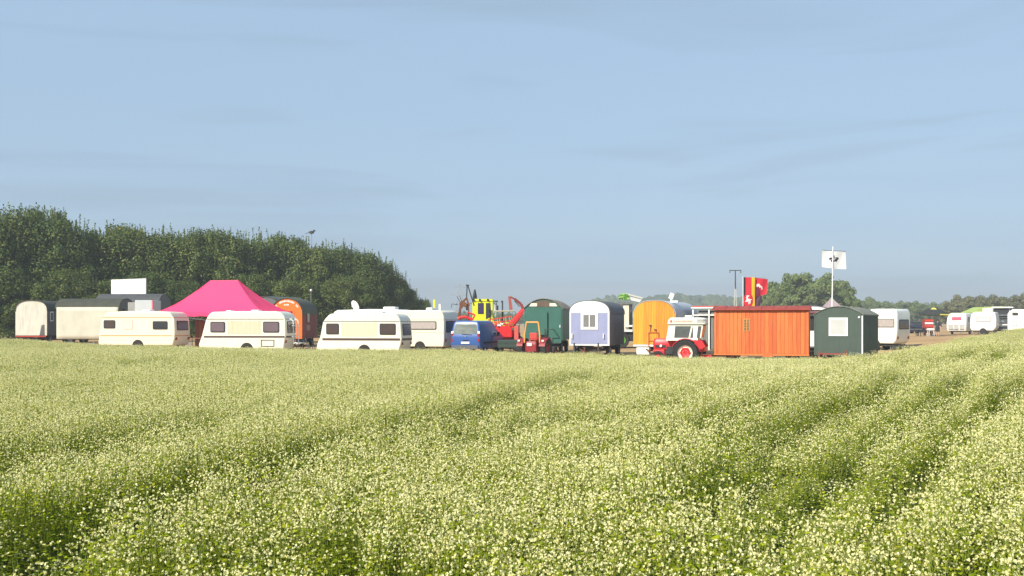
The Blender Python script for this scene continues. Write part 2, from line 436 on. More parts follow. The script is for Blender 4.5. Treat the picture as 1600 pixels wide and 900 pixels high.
def scatter(name, P, rot, scl, protos, label):
    me = bpy.data.meshes.new(name)
    me.from_pydata([tuple(map(float, p)) for p in P], [], [])
    a = me.attributes.new('turn', 'FLOAT_VECTOR', 'POINT'); a.data.foreach_set('vector', np.asarray(rot, np.float32).ravel())
    a = me.attributes.new('size', 'FLOAT_VECTOR', 'POINT'); a.data.foreach_set('vector', np.asarray(scl, np.float32).ravel())
    a = me.attributes.new('pick', 'INT', 'POINT'); a.data.foreach_set('value', np.random.RandomState(5).randint(0, len(protos), len(P)).astype(np.int32))
    o = bpy.data.objects.new(name, me); col.objects.link(o)
    g = bpy.data.node_groups.new(name, 'GeometryNodeTree')
    g.interface.new_socket('Geometry', in_out='INPUT', socket_type='NodeSocketGeometry')
    g.interface.new_socket('Geometry', in_out='OUTPUT', socket_type='NodeSocketGeometry')
    n = g.nodes.new; l = g.links.new
    gi, go = n('NodeGroupInput'), n('NodeGroupOutput')
    ip = n('GeometryNodeInstanceOnPoints'); jn = n('GeometryNodeJoinGeometry')
    ip.inputs['Pick Instance'].default_value = True
    for pr in protos:
        oi = n('GeometryNodeObjectInfo'); oi.inputs['Object'].default_value = pr; oi.inputs['As Instance'].default_value = True
        l(oi.outputs['Geometry'], jn.inputs[0])
    def attr(nm, ty):
        k = n('GeometryNodeInputNamedAttribute'); k.data_type = ty; k.inputs['Name'].default_value = nm
        return k.outputs['Attribute']
    mp_ = n('GeometryNodeMeshToPoints')
    l(gi.outputs[0], mp_.inputs['Mesh']); l(mp_.outputs['Points'], ip.inputs['Points'])
    l(jn.outputs[0], ip.inputs['Instance'])
    l(attr('pick', 'INT'), ip.inputs['Instance Index'])
    er = n('FunctionNodeEulerToRotation'); l(attr('turn', 'FLOAT_VECTOR'), er.inputs[0]); l(er.outputs[0], ip.inputs['Rotation'])
    l(attr('size', 'FLOAT_VECTOR'), ip.inputs['Scale'])
    l(ip.outputs[0], go.inputs[0])
    md = o.modifiers.new('scatter', 'NODES'); md.node_group = g
    tag(o, label, 'crop', kind='stuff')
    return o

def field():
    rs = np.random.RandomState(11)
    SPLIT = 24.0
    Ps = []
    for step, y0, y1 in ((.150, 1.6, SPLIT), (.29, SPLIT, 76)):
        xs = np.arange(-48 if y1 > 30 else -20.5, 52 if y1 > 30 else 20.5, step); ys = np.arange(y0, y1, step)
        XX, YY = np.meshgrid(xs, ys); Ps.append(np.stack([XX.ravel(), YY.ravel()], 1) + rs.uniform(-.5, .5, (XX.size, 2)) * step * 1.1)
    P = np.concatenate(Ps)
    px = 800 + F * P[:, 0] / P[:, 1]
    keep = (np.abs(P[:, 0]) < .60 * P[:, 1] + 4) & (P[:, 1] < edge_d(px) + rs.normal(0, .25, len(P)))
    P = P[keep]; px = px[keep]
    ed = edge_d(px)
    z = gz_arr(P)
    td, ridge = track_depth(P)
    lf = np.array([mnoise.noise(Vector((p[0] * .45, p[1] * .28, 3.1))) + .6 * mnoise.noise(Vector((p[0] * 1.3, p[1] * 1.1, 8.1))) for p in P])
    mid = np.array([mnoise.noise(Vector((p[0] * .22 + 40, p[1] * .12, 1.7))) for p in P])
    h = (1 + .13 * lf) * (1 - td) * (1 + .24 * ridge)
    eh = np.clip((ed - P[:, 1]) / 6.0, 0, 1)
    lo = np.interp(px, [500, 660, 800, 1360, 1410, 1500], [.62, .5, .45, .42, .55, .7])
    h *= lo + (1 - lo) * eh
    # thinner flowering: patches and tracks
    left = np.clip((2.0 - P[:, 0]) / 6, 0, 1) * np.clip((16 - P[:, 1]) / 8, 0, 1)
    nearb = np.clip((6.5 - P[:, 1]) / 3, 0, 1)
    green = td * 1.15 - .40 * ridge + np.clip(-lf, 0, 1) * (.25 + .3 * np.clip((3 - P[:, 0]) / 6, 0, 1)) + .42 * left + np.clip(mid, 0, 1) * (.12 + .4 * np.clip((3 - P[:, 0]) / 6, 0, 1)) + .24 * nearb + .14 * np.clip((P[:, 1] - 12) / 15, 0, 1)
    isg = rs.uniform(0, 1, len(P)) < np.clip(green - .08, 0, .93)
    n = len(P)
    rot = np.stack([rs.normal(0, .06, n), rs.normal(0, .06, n), rs.uniform(0, 6.283, n)], 1)
    w = rs.uniform(.95, 1.2, n)
    w = np.where(P[:, 1] < SPLIT, np.minimum(w, 1.08), w)
    scl = np.stack([w, w, np.clip(h, .16, 1.5) * rs.uniform(.92, 1.08, n)], 1)
    # keep flower heads round where the crop is short
    pts = np.column_stack([P, z - .01])
    near = P[:, 1] < SPLIT
    for sel, nst, rad, txt in ((near, 4, .095, 'flowering'), (~near, 12, .24, 'distant')):
        fl = [clump('buckwheat_tuft', 100 + i + nst, nst, 12 if nst == 4 else 9, CROP_H, rad, .84 if nst == 4 else 1.0) for i in range(8)]
        gr = [clump('buckwheat_leafy_tuft', 200 + i + nst, nst + 1, 1, CROP_H * .93, rad) for i in range(5)]
        a = sel & ~isg; b = sel & isg
        w_ = 'the nearer half of the field' if nst == 4 else 'the far half of the field by the caravans'
        scatter('buckwheat_crop', pts[a], rot[a], scl[a], fl, 'cream-flowered buckwheat covering ' + w_)
        scatter('buckwheat_green_growth', pts[b], rot[b], scl[b], gr, 'leafy green buckwheat with few flowers in tracks of ' + w_)
field()
# ------------------------------------------------------------------ trees, hills
M_BARK = paint('bark', (.10, .08, .06), .9, .3, 6, bump=.5)
M_HEDGE = leafmat('hedge_leaf', [(.04, .075, .02), (.085, .135, .028), (.14, .185, .035), (.21, .225, .05)], .22)
M_SHOOT = leafmat('shoot_leaf', [(.06, .075, .025), (.11, .11, .04), (.15, .13, .055)], .25)
M_FAR = leafmat('far_leaf', [(.10, .15, .04), (.16, .21, .06), (.22, .26, .08)], .25)
M_FAR2 = leafmat('far_leaf_dry', [(.12, .13, .05), (.17, .17, .07), (.22, .20, .095)], .25)

def leaf_mesh(name, clumps, rg, per, size, mat, shoots=(), tall=.75):
    V, Fc = [], []
    def leaf(c, n_, sz):
        u = n_.orthogonal().normalized(); a = rg.uniform(0, 6.28)
        u = (u * math.cos(a) + n_.cross(u) * math.sin(a)); w = n_.cross(u) * .6
        k = len(V)
        V.extend([c - u * sz, c + w * sz - u * sz * .2, c + u * sz, c - w * sz - u * sz * .2]); Fc.append((k, k + 1, k + 2, k + 3))
    for c, r in clumps:
        for i in range(int(per * r * r)):
            d = Vector((rg.gauss(0, 1), rg.gauss(0, 1), rg.gauss(0, .8))).normalized()
            rr = r * rg.uniform(.35, 1.0) ** .6
            p = c + Vector((d.x * rr, d.y * rr, d.z * rr * tall))
            n_ = (d * 1.5 + Vector((rg.gauss(0, .55), rg.gauss(0, .55), rg.gauss(.4, .55)))).normalized()
            leaf(p, n_, size * rg.uniform(.6, 1.25))
    for p0, p1 in shoots:
        d = p1 - p0; ln = d.length; nn = max(4, int(ln * 20))
        k = len(V); e = Vector((.016, 0, 0))
        V.extend([p0 - e, p0 + e, p1 + e * .3, p1 - e * .3]); Fc.append((k, k + 1, k + 2, k + 3))
        for i in range(nn):
            t = rg.uniform(0, 1)
            leaf(p0 + d * t + Vector((rg.gauss(0, .07), rg.gauss(0, .07), 0)) * (1.25 - t), Vector((rg.gauss(0, 1), rg.gauss(0, 1), rg.gauss(0, .5))).normalized(), size * rg.uniform(.5, .85))
    me = bpy.data.meshes.new(name); me.from_pydata([tuple(v) for v in V], [], Fc); me.materials.append(mat)
    return me

def trunk_mesh(name, H, r, rg, limbs, spread):
    mb = MB(); p = Vector((0, 0, -.15)); rr = r; top = []
    for i in range(5):
        q = p + Vector((rg.gauss(0, .12), rg.gauss(0, .12), H * .13)); mb.cyl(p, q, rr, rr * .85, 8); p = q; rr *= .85
        top.append((p.copy(), rr))
    for i in range(limbs):
        b, br = top[rg.randrange(1, 5)]; a = rg.uniform(0, 6.28); q = b; br *= .6
        for k in range(3):
            w = q + Vector((math.cos(a) * spread * .22, math.sin(a) * spread * .22, H * .09)) + Vector((rg.gauss(0, .15), rg.gauss(0, .15), 0))
            mb.cyl(q, w, br, br * .65, 6); q = w; br *= .65
    me = bpy.data.meshes.new(name); me.from_pydata(mb.v, [], mb.f); me.materials.append(M_BARK)
    return me

def hedge_proto(seed, H, Rr):
    rg = random.Random(seed); cl_ = []
    for i in range(165):
        t = rg.random() ** .8; z = H * (.06 + .86 * t)
        rad = Rr * (1 - .55 * max(0, (t - .45) / .55) ** 1.6) * rg.uniform(.25, 1.0) ** .5
        a = rg.uniform(0, 6.283)
        cl_.append((Vector((rad * math.cos(a), rad * math.sin(a), z)), rg.uniform(.35, .95)))
    sh = []
    for i in range(150):
        a = rg.uniform(0, 6.283); r0 = Rr * .75 * math.sqrt(rg.random()); z0 = H * rg.uniform(.66, .93) - r0 * .35
        p0 = Vector((r0 * math.cos(a), r0 * math.sin(a), z0))
        sh.append((p0, p0 + Vector((rg.gauss(0, .18), rg.gauss(0, .18), rg.uniform(.6, 2.0)))))
    return leaf_mesh('crown', cl_, rg, 235, .125, M_HEDGE, sh, 1.45), trunk_mesh('trunk', H, .17, rg, 7, Rr)

def broad_proto(seed, H, Rr, mat, size, per):
    rg = random.Random(seed); cl_ = []
    for i in range(75):
        a = rg.uniform(0, 6.283); e = math.asin(rg.uniform(-.95, 1)); k = rg.uniform(.35, 1) ** .5
        cl_.append((Vector((math.cos(a) * math.cos(e) * Rr * k, math.sin(a) * math.cos(e) * Rr * k, H * .56 + math.sin(e) * H * .42 * k)), rg.uniform(.14, .28) * Rr))
    return leaf_mesh('crown', cl_, rg, per, size, mat), trunk_mesh('trunk', H, .3, rg, 8, Rr)

def put_tree(name, label, group, pr, px, d, sx, sz, rz, cat='tree'):
    t = thing(name, label, cat, px, d, rz, group)
    for nm, me in (('crown', pr[0]), ('trunk', pr[1])):
        o = bpy.data.objects.new(nm, me); col.objects.link(o); o.parent = t
        o.scale = (sx, sx, sz)
    return t

hp = [hedge_proto(s, 11.0, 3.1) for s in (1, 2, 3, 4)]
rg = random.Random(77)
def hedge_top(px):
    return float(np.interp(px, [-300, 0, 60, 150, 250, 350, 450, 520, 580, 615, 645, 668], [330, 335, 322, 352, 356, 362, 369, 381, 400, 428, 452, 478]))
k = 0
for px in list(range(-190, 560, 32)) + [570, 590, 608, 626, 642, 655]:
    d = float(np.interp(px, [-200, 0, 300, 560, 660], [92, 95, 105, 116, 122])) + rg.uniform(-1.6, 1.6)
    H = CAMZ + (HY - hedge_top(px)) / F * d - gz(*at(px, d))
    sz = H / 11.0 * rg.uniform(.95, 1.03)
    wh, gi = [q for q in ((10, 'above the off-white-fronted grey wagon', 1), (160, 'behind the tarpaulin-hung wagon', 2), (250, 'behind the raised white board', 3), (400, 'behind the pink canopy', 4), (500, 'behind the orange-fronted wagon', 5), (575, 'behind the caravan with the satellite dish', 6), (999, 'on the low sloping end of the hedge', 7)) if px <= q[0]][0][1:]
    put_tree('hedge_tree', 'dark green hedge tree with upright shoots ' + wh, 'hedge trees %s' % wh,
             hp[k % 4], px + rg.uniform(-6, 6), d, max(.42, min(1.05, sz * 1.1)), sz, rg.uniform(0, 360))
    k += 1
for px in range(-150, 600, 42):              # lower growth along the foot of the hedge
    d = float(np.interp(px, [-200, 0, 300, 560, 660], [90, 93, 102, 112, 119])) - 1.5
    put_tree('hedge_shrub', 'lower leafy shrub at the foot of the tall hedge', 'shrubs along the hedge foot', hp[(k + 1) % 4],
             px + rg.uniform(-12, 12), d, .8, rg.uniform(.42, .62), rg.uniform(0, 360), 'shrub')
    k += 1

bp1 = [broad_proto(s, 12.0, 6.0, M_FAR, .30, 105) for s in (11, 12)]
bp2 = [broad_proto(s, 12.0, 6.0, M_FAR2, .30, 105) for s in (13, 14)]
for i, (px, d, sx, sz) in enumerate([(1226, 210, .80, .93), (1262, 205, .95, .985), (1298, 212, .80, .95), (1210, 200, .5, .66), (1318, 205, .52, .66)]):
    put_tree('broadleaf_tree', 'full rounded green tree rising behind the long orange wagon and flagpole', 'clump of tall trees behind the flags',
             bp1[i % 2], px, d, sx, sz, 70 * i)
k = 0
for px in range(1330, 1760, 13):             # belt of trees beyond the field, right
    right = px > 1485
    d = (330 if not right else 250) + rg.uniform(-14, 14)
    y = float(np.interp(px, [1330, 1360, 1400, 1415, 1428, 1440, 1480, 1495, 1540, 1570, 1600, 1760], [463, 467, 472, 470, 466, 471, 472, 463, 457, 463, 456, 450])) + rg.uniform(-2, 3)
    H = CAMZ + (HY - y) / F * d - .3
    lab = ('dry olive tree in the tree belt behind the far white caravans' if right else 'dark green tree in the distant belt beyond the open pitch')
    put_tree('belt_tree', lab, 'olive trees behind the far caravans' if right else 'distant tree belt', (bp2 if right else bp1)[k % 2], px + rg.uniform(-4, 4), d,
             H / 12 * rg.uniform(.8, 1.15), H / 12, rg.uniform(0, 360)); k += 1
for px in list(range(676, 735, 12)) + list(range(770, 830, 14)):
    put_tree('belt_tree', 'small hazy tree on the flat horizon beyond the blue van', 'low trees on the horizon', bp1[px % 2], px, 420, .42, .42 * rg.uniform(.7, 1.2), px * 7)

def hills():
    """wooded ridge: a terrain body with a canopy of rough crowns over it"""
    pr = [(500, 497), (640, 497), (760, 496), (850, 493), (895, 480), (915, 471), (930, 465), (958, 460), (1000, 461), (1035, 458), (1055, 456), (1090, 459), (1120, 459), (1180, 463),
          (1330, 468), (1400, 474), (1480, 472), (1600, 474), (1800, 470), (2100, 474)]
    D0 = 900.0
    xs = [p[0] for p in pr]; hs_ = [CAMZ + (HY - p[1]) / F * D0 for p in pr]
    V, Fc = [], []; nx, ny = 160, 12
    for j in range(ny):
        t = j / (ny - 1); d = D0 - 180 + 460 * t
        for i in range(nx):
            px = 480 + 1640 * i / (nx - 1)
            x, _ = at(px, D0); h = float(np.interp(px, xs, hs_)) - 9
            V.append((x * (d / D0 * .5 + .5), d, -2 + max(h, 0) * math.sin(math.pi * min(t * 1.15, 1)) ** .8))
    for j in range(ny - 1):
        for i in range(nx - 1): Fc.append((j * nx + i, j * nx + i + 1, (j + 1) * nx + i + 1, (j + 1) * nx + i))
    me = bpy.data.meshes.new('hills'); me.from_pydata(V, [], Fc); me.materials.append(paint('hill_floor', (.05, .07, .03), .95, .3, .02))
    o = bpy.data.objects.new('hills', me); col.objects.link(o); o['kind'] = 'structure'
    rg = random.Random(5); V2, F2 = [], []
    bm = bmesh.new(); bmesh.ops.create_icosphere(bm, subdivisions=2, radius=1.0)
    base = [v.co.copy() for v in bm.verts]; bf = [tuple(v.index for v in f.verts) for f in bm.faces]; bm.free()
    for q in range(2600):
        j = rg.uniform(0, ny * .62); i = rg.uniform(0, nx - 2)
        a = Vector(V[int(j) * nx + int(i)]); b = Vector(V[(int(j) + 1) * nx + int(i) + 1]); c = a.lerp(b, rg.random())
        if c.z < -1 and rg.random() < .5: continue
        r = rg.uniform(3.2, 6.2); hgt = rg.uniform(4.5, 8); o_ = len(V2); sd_ = rg.uniform(0, 99)
        for v in base:
            n_ = 1 + .38 * mnoise.noise(v * 2.3 + Vector((sd_, 0, 0)))
            V2.append((c.x + v.x * r * n_, c.y + v.y * r * n_, c.z + hgt * .7 + v.z * hgt * n_ * .75))
        F2 += [tuple(k + o_ for k in f) for f in bf]
    me = bpy.data.meshes.new('hill_wood'); me.from_pydata(V2, [], F2); me.materials.append(leafmat('wood_canopy', [(.04, .07, .025), (.07, .10, .035), (.10, .125, .045)], .0, .9))
    o = bpy.data.objects.new('hill_wood', me); col.objects.link(o)
    tag(o, 'hazy wooded ridge on the skyline', 'woodland', kind='stuff')
hills()

def haze():
    mb = MB().box(-1750, 1750, -320, 1800, -4, 46)
    m = bpy.data.materials.new('haze_air'); m.use_nodes = True; t = m.node_tree; t.nodes.clear()
    o = t.nodes.new('ShaderNodeOutputMaterial'); v = t.nodes.new('ShaderNodeVolumePrincipled')
    v.inputs['Color'].default_value = (.70, .75, .79, 1); v.inputs['Density'].default_value = 0.00085
    v.inputs['Anisotropy'].default_value = 0.0
    t.links.new(v.outputs[0], o.inputs['Volume'])
    h = mb.build('haze', m); tag(h, None, None, kind='stuff')
haze()
# ------------------------------------------------------------------ common vehicle parts
M_RUB = paint('tyre_rubber', (.025, .025, .026), .85, .25, 8)
M_STEEL = paint('dark_steel', (.045, .045, .048), .55, .3, 5, metal=.3)
M_ZINC = paint('zinc_steel', (.34, .35, .36), .45, .2, 6, metal=.6)
M_RUST = paint('rusty_steel', (.17, .065, .03), .8, .4, 5, bump=.3)
M_GLASS = paint('tinted_glass', (.035, .035, .04), .06, .1, 1, spec=.8)
M_GLASSB = paint('brown_acrylic_glass', (.075, .05, .045), .12, .15, 1.2, spec=.7)
M_GLASSV = paint('violet_acrylic_glass', (.17, .12, .14), .15, .15, 1.2, spec=.7)
M_CURT = paint('net_curtain', (.42, .36, .33), .5, .25, 6, stretch=(4, 4, .4), spec=.6)
M_WHITE = paint('white_gelcoat', (.80, .79, .74), .35, .05, 2, streak=.10)
M_CREAM = paint('cream_gelcoat', (.79, .735, .57), .38, .06, 2, streak=.12)
M_IVORY = paint('ivory_gelcoat', (.80, .765, .64), .38, .06, 2, streak=.12)
M_BEIGE = paint('beige_ribbed_panel', (.74, .63, .45), .5, .10, 5, stretch=(6, 6, .3), streak=.1)
M_BRN = paint('brown_stripe', (.075, .04, .03), .45, .1, 4)
M_GREYT = paint('grey_trim', (.18, .18, .18), .5, .15, 4)
M_LAMP = paint('red_lamp_glass', (.30, .015, .012), .15, .05, 4)
M_BLACK = paint('black_plastic', (.018, .018, .02), .55, .15, 6)
M_WHP = paint('white_paint', (.80, .80, .77), .45, .06, 3, streak=.08)
M_SHADE = paint('painted_shade', (.03, .025, .02), .9, .1, 3)  # near-black colour standing in for the shade of recesses

def wheel(parent, c, r, w, rim_mat=M_ZINC, axis='x', hub=.55, name='wheel', n=24):
    h = w / 2
    t = MB().lathe([(r * hub, -h * .8), (r * .93, -h), (r, -h * .6), (r, h * .6), (r * .93, h), (r * hub, h * .8), (r * hub, -h * .8)], c, axis, n).build(name, M_RUB, parent, smooth=True)
    MB().lathe([(.001, -h * .35), (r * hub * .35, -h * .45), (r * hub * .8, -h * .3), (r * hub * 1.02, -h * .84), (r * hub * 1.02, h * .84), (r * hub * .8, h * .3), (r * hub * .35, h * .45), (.001, h * .35)], c, axis, 16).build('rim', rim_mat, t, smooth=True)
    return t

def win(parent, c, fr=.05, frame=M_BLACK, pane=M_GLASS, t=.03, r=.06, name='window', bars=0):
    """window on any face: frame plate, pane set on it, optional upright bars"""
    c = [Vector(p) for p in c]
    f = MB().plate(c, t, r, .02).build(name, frame, parent)
    w = (c[1] - c[0]).normalized(); h = (c[3] - c[0]).normalized(); nr = w.cross(h)
    q = [c[0] + w * fr + h * fr, c[1] - w * fr + h * fr, c[2] - w * fr - h * fr, c[3] + w * fr - h * fr]
    MB().plate([p + nr * t for p in q], .006, max(r - fr * .5, 0), .004).build('pane', pane, f)
    for b in range(bars):
        k = (b + 1) / (bars + 1); a = q[0].lerp(q[1], k); e = q[3].lerp(q[2], k)
        MB().plate([a - w * .025 + nr * t, a + w * .025 + nr * t, e + w * .025 + nr * t, e - w * .025 + nr * t], .016, 0, -.004).build('glazing_bar', frame, f)
    return f

# ------------------------------------------------------------------ caravans: the long side stands at local y = 0, body behind it
def caravan(label, px, d, th, Lc, W, prof, body=M_IVORY, zb=.36, windows=(), stripes=(), trims=(), panel=None, endwin=None, endpane=M_GLASSB, pane=M_GLASSB,
            hatch=None, vents=(), drawbar=True, group='caravans parked along the field', sidehatch=None, name='caravan', rear_lights=True, bevel=.07, axle=0.0, dz=0.0, lift=0):
    """prof: outline of the side from lower left over the roof to lower right, x as a fraction of the length"""
    t = thing(name, label, 'caravan', px, d, th, group, dz)
    P = [(x * Lc, z) for x, z in prof]
    body_o = MB().prism([(p[0], p[1]) for p in P], 0, W, 'y').build('body', body, t, bevel=bevel, seg=3, smooth=True)
    def xl(u): return -Lc / 2 + u * Lc
    for (u0, u1, z0, z1, m) in stripes:
        MB().plate([(xl(u0), 0, z0), (xl(u1), 0, z0), (xl(u1), 0, z1), (xl(u0), 0, z1)], .006, 0, .002).build('stripe', m, t)
    for (u0, u1, z, m) in trims:
        MB().box(xl(u0), xl(u1), -.014, .01, z - .018, z + .018).build('trim_rail', m, t)
    if panel:
        u0, u1, z0, z1 = panel; mb = MB(); nrib = 26
        for i in range(nrib):
            a = xl(u0) + (xl(u1) - xl(u0)) * i / nrib; b = xl(u0) + (xl(u1) - xl(u0)) * (i + .72) / nrib
            mb.box(a, b, -.012, .01, z0, z1)
        mb.build('ribbed_panel', M_BEIGE, t)
    for wdw in windows:
        u0, u1, z0, z1 = wdw[:4]
        win(t, [(xl(u0), 0, z0), (xl(u1), 0, z0), (xl(u1), 0, z1), (xl(u0), 0, z1)], .05, M_BLACK if len(wdw) < 6 else wdw[5], wdw[4] if len(wdw) > 4 else pane, .03, .07)
    # right-hand end: outline x at a height
    def xe(z):
        k = [p for p in P if p[0] > 0]
        for a, b in zip(k[:-1], k[1:]):
            lo, hi = min(a[1], b[1]), max(a[1], b[1])
            if lo <= z <= hi and hi > lo: return a[0] + (b[0] - a[0]) * (z - a[1]) / (b[1] - a[1])
        return max(p[0] for p in P)
    if endwin:
        z0, z1 = endwin
        win(t, [(xe(z0) + .004, W * .14, z0), (xe(z0) + .004, W * .86, z0), (xe(z1) + .004, W * .86, z1), (xe(z1) + .004, W * .14, z1)], .05, M_BLACK, endpane, .025, .06, 'rear_window')
    for (u0, u1, z, m) in trims:
        MB().box(xe(z) - .012, xe(z) + .012, .06, W - .06, z - .018, z + .018).build('trim_rail', m, t)
    for (u0, u1, z0, z1, m) in stripes:
        if u1 > .93:
            MB().plate([(xe(z0), .07, z0), (xe(z0), W - .07, z0), (xe(z1), W - .07, z1), (xe(z1), .07, z1)], .006, 0, .002).build('stripe', m, t)
    if hatch:
        u0, u1, z0, z1 = hatch; mb = MB(); b = .04
        for q in ((u0, u1, z0, z0 + b), (u0, u1, z1 - b, z1)): mb.box(xl(q[0]), xl(q[1]), -.014, .01, q[2], q[3])
        for q in (xl(u0), xl(u1) - b): mb.box(q, q + b, -.016, .01, z0 + b, z1 - b)
        mb.build('service_hatch', M_BLACK, t)
    if sidehatch:
        u0, u1, z0, z1 = sidehatch
        win(t, [(xl(u0), 0, z0), (xl(u1), 0, z0), (xl(u1), 0, z1), (xl(u0), 0, z1)], .04, paint('pale_vent_frame', (.62, .5, .42), .5), paint('pale_vent', (.72, .62, .55), .5), .012, .05, 'vent_cover')
    zt = max(p[1] for p in P)
    for (u, w_, h_) in vents:
        MB().rings([(zt - .03, xl(u) - w_ / 2, xl(u) + w_ / 2, W * .35, W * .65, .05), (zt + h_ * .7, xl(u) - w_ / 2, xl(u) + w_ / 2, W * .35, W * .65, .05), (zt + h_, xl(u) - w_ / 2 + .05, xl(u) + w_ / 2 - .05, W * .35 + .05, W * .65 - .05, .04)], 4).build('roof_vent', M_WHITE, t)
    if rear_lights:
        for y in (.12, W - .30):
            MB().box(xe(.78) - .01, xe(.78) + .035, y, y + .2, .70, .86).build('tail_light', M_LAMP, t, bevel=.01)
    MB().box(-Lc / 2 + .25, Lc / 2 - .25, .18, W - .18, zb - .10, zb + .03).build('chassis', M_STEEL, t)
    for y in (.02, W - .20):
        wheel(t, (axle * Lc, y + .045, .31), .31, .17, M_ZINC, 'y')
    MB().lathe([(.001, -.006), (.36, -.006), (.36, .012)], (axle * Lc, 0, .36), 'y', 24).build('wheel_well_shade', M_SHADE, t)  # flat dark disc on the wall: the well's shade put into its colour
    for x in (-Lc / 2 + .5, Lc / 2 - .5):
        for y in (.25, W - .25):
            MB().cyl((x, y, 0), (x, y, zb - .05), .025).cyl((x, y, 0), (x, y, .02), .07).build('corner_steady', M_ZINC, t)
    if drawbar:
        mb = MB(); x0 = -Lc / 2 + .3; x1 = -Lc / 2 - 1.0
        for y in (W * .25, W * .75): mb.bar((x0, y, zb - .06), (x1, W / 2, zb + .02), .05)
        mb.cyl((x1 + .12, W / 2, 0.0), (x1 + .12, W / 2, zb + .35), .03); mb.obox((x1 - .05, W / 2, zb + .05), (.3, .09, .1))
        mb.build('drawbar', M_ZINC, t)
    return t

PA = [(-.495, .36), (-.5, .55), (-.485, 1.05), (-.455, 1.95), (-.435, 2.12), (-.395, 2.33), (-.37, 2.40), (-.1, 2.45), (.2, 2.45), (.40, 2.40), (.44, 2.33), (.475, 2.08), (.49, 1.95), (.5, 1.2), (.495, .8), (.47, .36)]
caravan('cream caravan with orange stripes and small pale side vent, in front of the pink canopy', 213, 62, theta(213, 28), 4.95, 2.05, PA, M_CREAM,
        windows=[(.075, .225, 1.40, 1.90), (.715, .905, 1.34, 1.84, M_GLASS)], stripes=[(.03, .965, .93, .985, paint('orange_stripe', (.62, .27, .06), .5)), (.055, .955, 2.03, 2.07, MATS['orange_stripe'])],
        sidehatch=(.335, .455, 1.33, 1.93), endwin=(1.28, 1.86), endpane=paint('plum_glass', (.11, .04, .05), .12, .2, 2), vents=[(.55, .5, .10)], axle=.02)
PB = [(-.495, .36), (-.505, .62), (-.47, 1.10), (-.425, 1.95), (-.41, 2.10), (-.385, 2.30), (-.35, 2.42), (0, 2.46), (.36, 2.45), (.42, 2.38), (.46, 2.20), (.475, 2.0), (.48, 1.1), (.47, .9), (.455, .36)]
c2 = caravan('ivory caravan with dark brown belt stripe and bicycle rack on its end wall', 380, 56.5, theta(380, 19), 5.0, 2.1, PB, M_IVORY,
        windows=[(.13, .295, 1.29, 1.87, M_GLASSV), (.725, .905, 1.28, 1.88, M_GLASSV)], stripes=[(.055, .965, .99, 1.09, M_BRN)], trims=[(.09, .955, 2.02, M_GREYT)],
        panel=(.325, .705, 1.2, 1.93), hatch=(.70, .85, .50, .88), endwin=(1.24, 1.90), vents=[(.58, .45, .08), (.28, .3, .05)], axle=.04)
# bicycle rack on its end wall
mb = MB(); xr = 2.43
for y in (.55, 1.5):
    mb.tube([(xr - .04, y, 2.0), (xr + .12, y, 2.02), (xr + .22, y, 1.9), (xr + .24, y, .72), (xr + .62, y, .66)], .028)
mb.tube([(xr + .235, .35, 1.65), (xr + .235, 1.75, 1.65)], .024); mb.tube([(xr + .235, .3, 1.05), (xr + .235, 1.8, 1.05)], .024)
for x in (.36, .54): mb.box(xr + x - .03, xr + x + .03, .2, 1.9, .66, .70)
mb.build('bicycle_rack', M_WHP, c2)
PC = [(-.495, .36), (-.50, .55), (-.49, .80), (-.46, 1.12), (-.425, 1.95), (-.40, 2.14), (-.36, 2.34), (-.33, 2.42), (-.05, 2.49), (.2, 2.48), (.40, 2.42), (.44, 2.34), (.47, 2.15), (.48, 1.95), (.495, 1.05), (.485, .75), (.46, .36)]
caravan('white caravan with beige ribbed side and long brown stripe beside the blue-van row', 561, 56.5, theta(561, 19), 4.95, 2.1, PC, M_IVORY,
        windows=[(.115, .265, 1.28, 1.88), (.74, .925, 1.26, 1.88)], stripes=[(.07, .975, .94, 1.07, M_BRN)], trims=[(.075, .965, 2.0, M_GREYT)], panel=(.295, .71, 1.16, 1.93),
        endwin=(1.22, 1.86), endpane=M_GLASSB, vents=[(.33, .4, .07), (.55, .3, .05), (.7, .25, .05)], axle=.06)
PD = [(-.495, .5), (-.5, .8), (-.485, 1.6), (-.45, 2.2), (-.42, 2.55), (-.38, 2.66), (0, 2.72), (.34, 2.70), (.40, 2.64), (.46, 2.40), (.49, 2.0), (.5, 1.2), (.49, .5)]
mh = caravan('big white caravan with raised satellite dish behind the beige-sided caravan', 574, 66, theta(574, 24), 5.6, 2.2, PD, M_WHITE,
        windows=[(.3, .6, 1.4, 1.9)], vents=[(.71, .85, .16)], zb=.5, endwin=(1.4, 2.0), trims=[(.06, .96, 2.2, M_GREYT)], axle=.1)
mb = MB().cyl((-1.35, .9, 2.66), (-1.35, .9, 2.86), .03)
mb.lathe([(.001, 0), (.22, .03), (.36, .10), (.37, .10), (.22, .01), (.001, -.02)], (0, 0, 0), 'z', 20)
k = len(mb.v) - 120
M4 = Matrix.Translation((-1.3, .8, 2.92)) @ Matrix.Rotation(R(-62), 4, 'X') @ Matrix.Rotation(R(25), 4, 'Y')
for i in range(k, len(mb.v)): mb.v[i] = tuple(M4 @ Vector(mb.v[i]))
mb.cyl((-1.30, .42, 2.92), (-1.31, .8, 2.74), .015)
mb.build('satellite_dish', M_WHITE, mh)
PE = [(-.495, .38), (-.5, .8), (-.48, 1.5), (-.46, 2.15), (-.43, 2.42), (-.37, 2.56), (0, 2.60), (.40, 2.58), (.46, 2.50), (.49, 2.25), (.5, 1.9), (.5, .8), (.49, .38)]
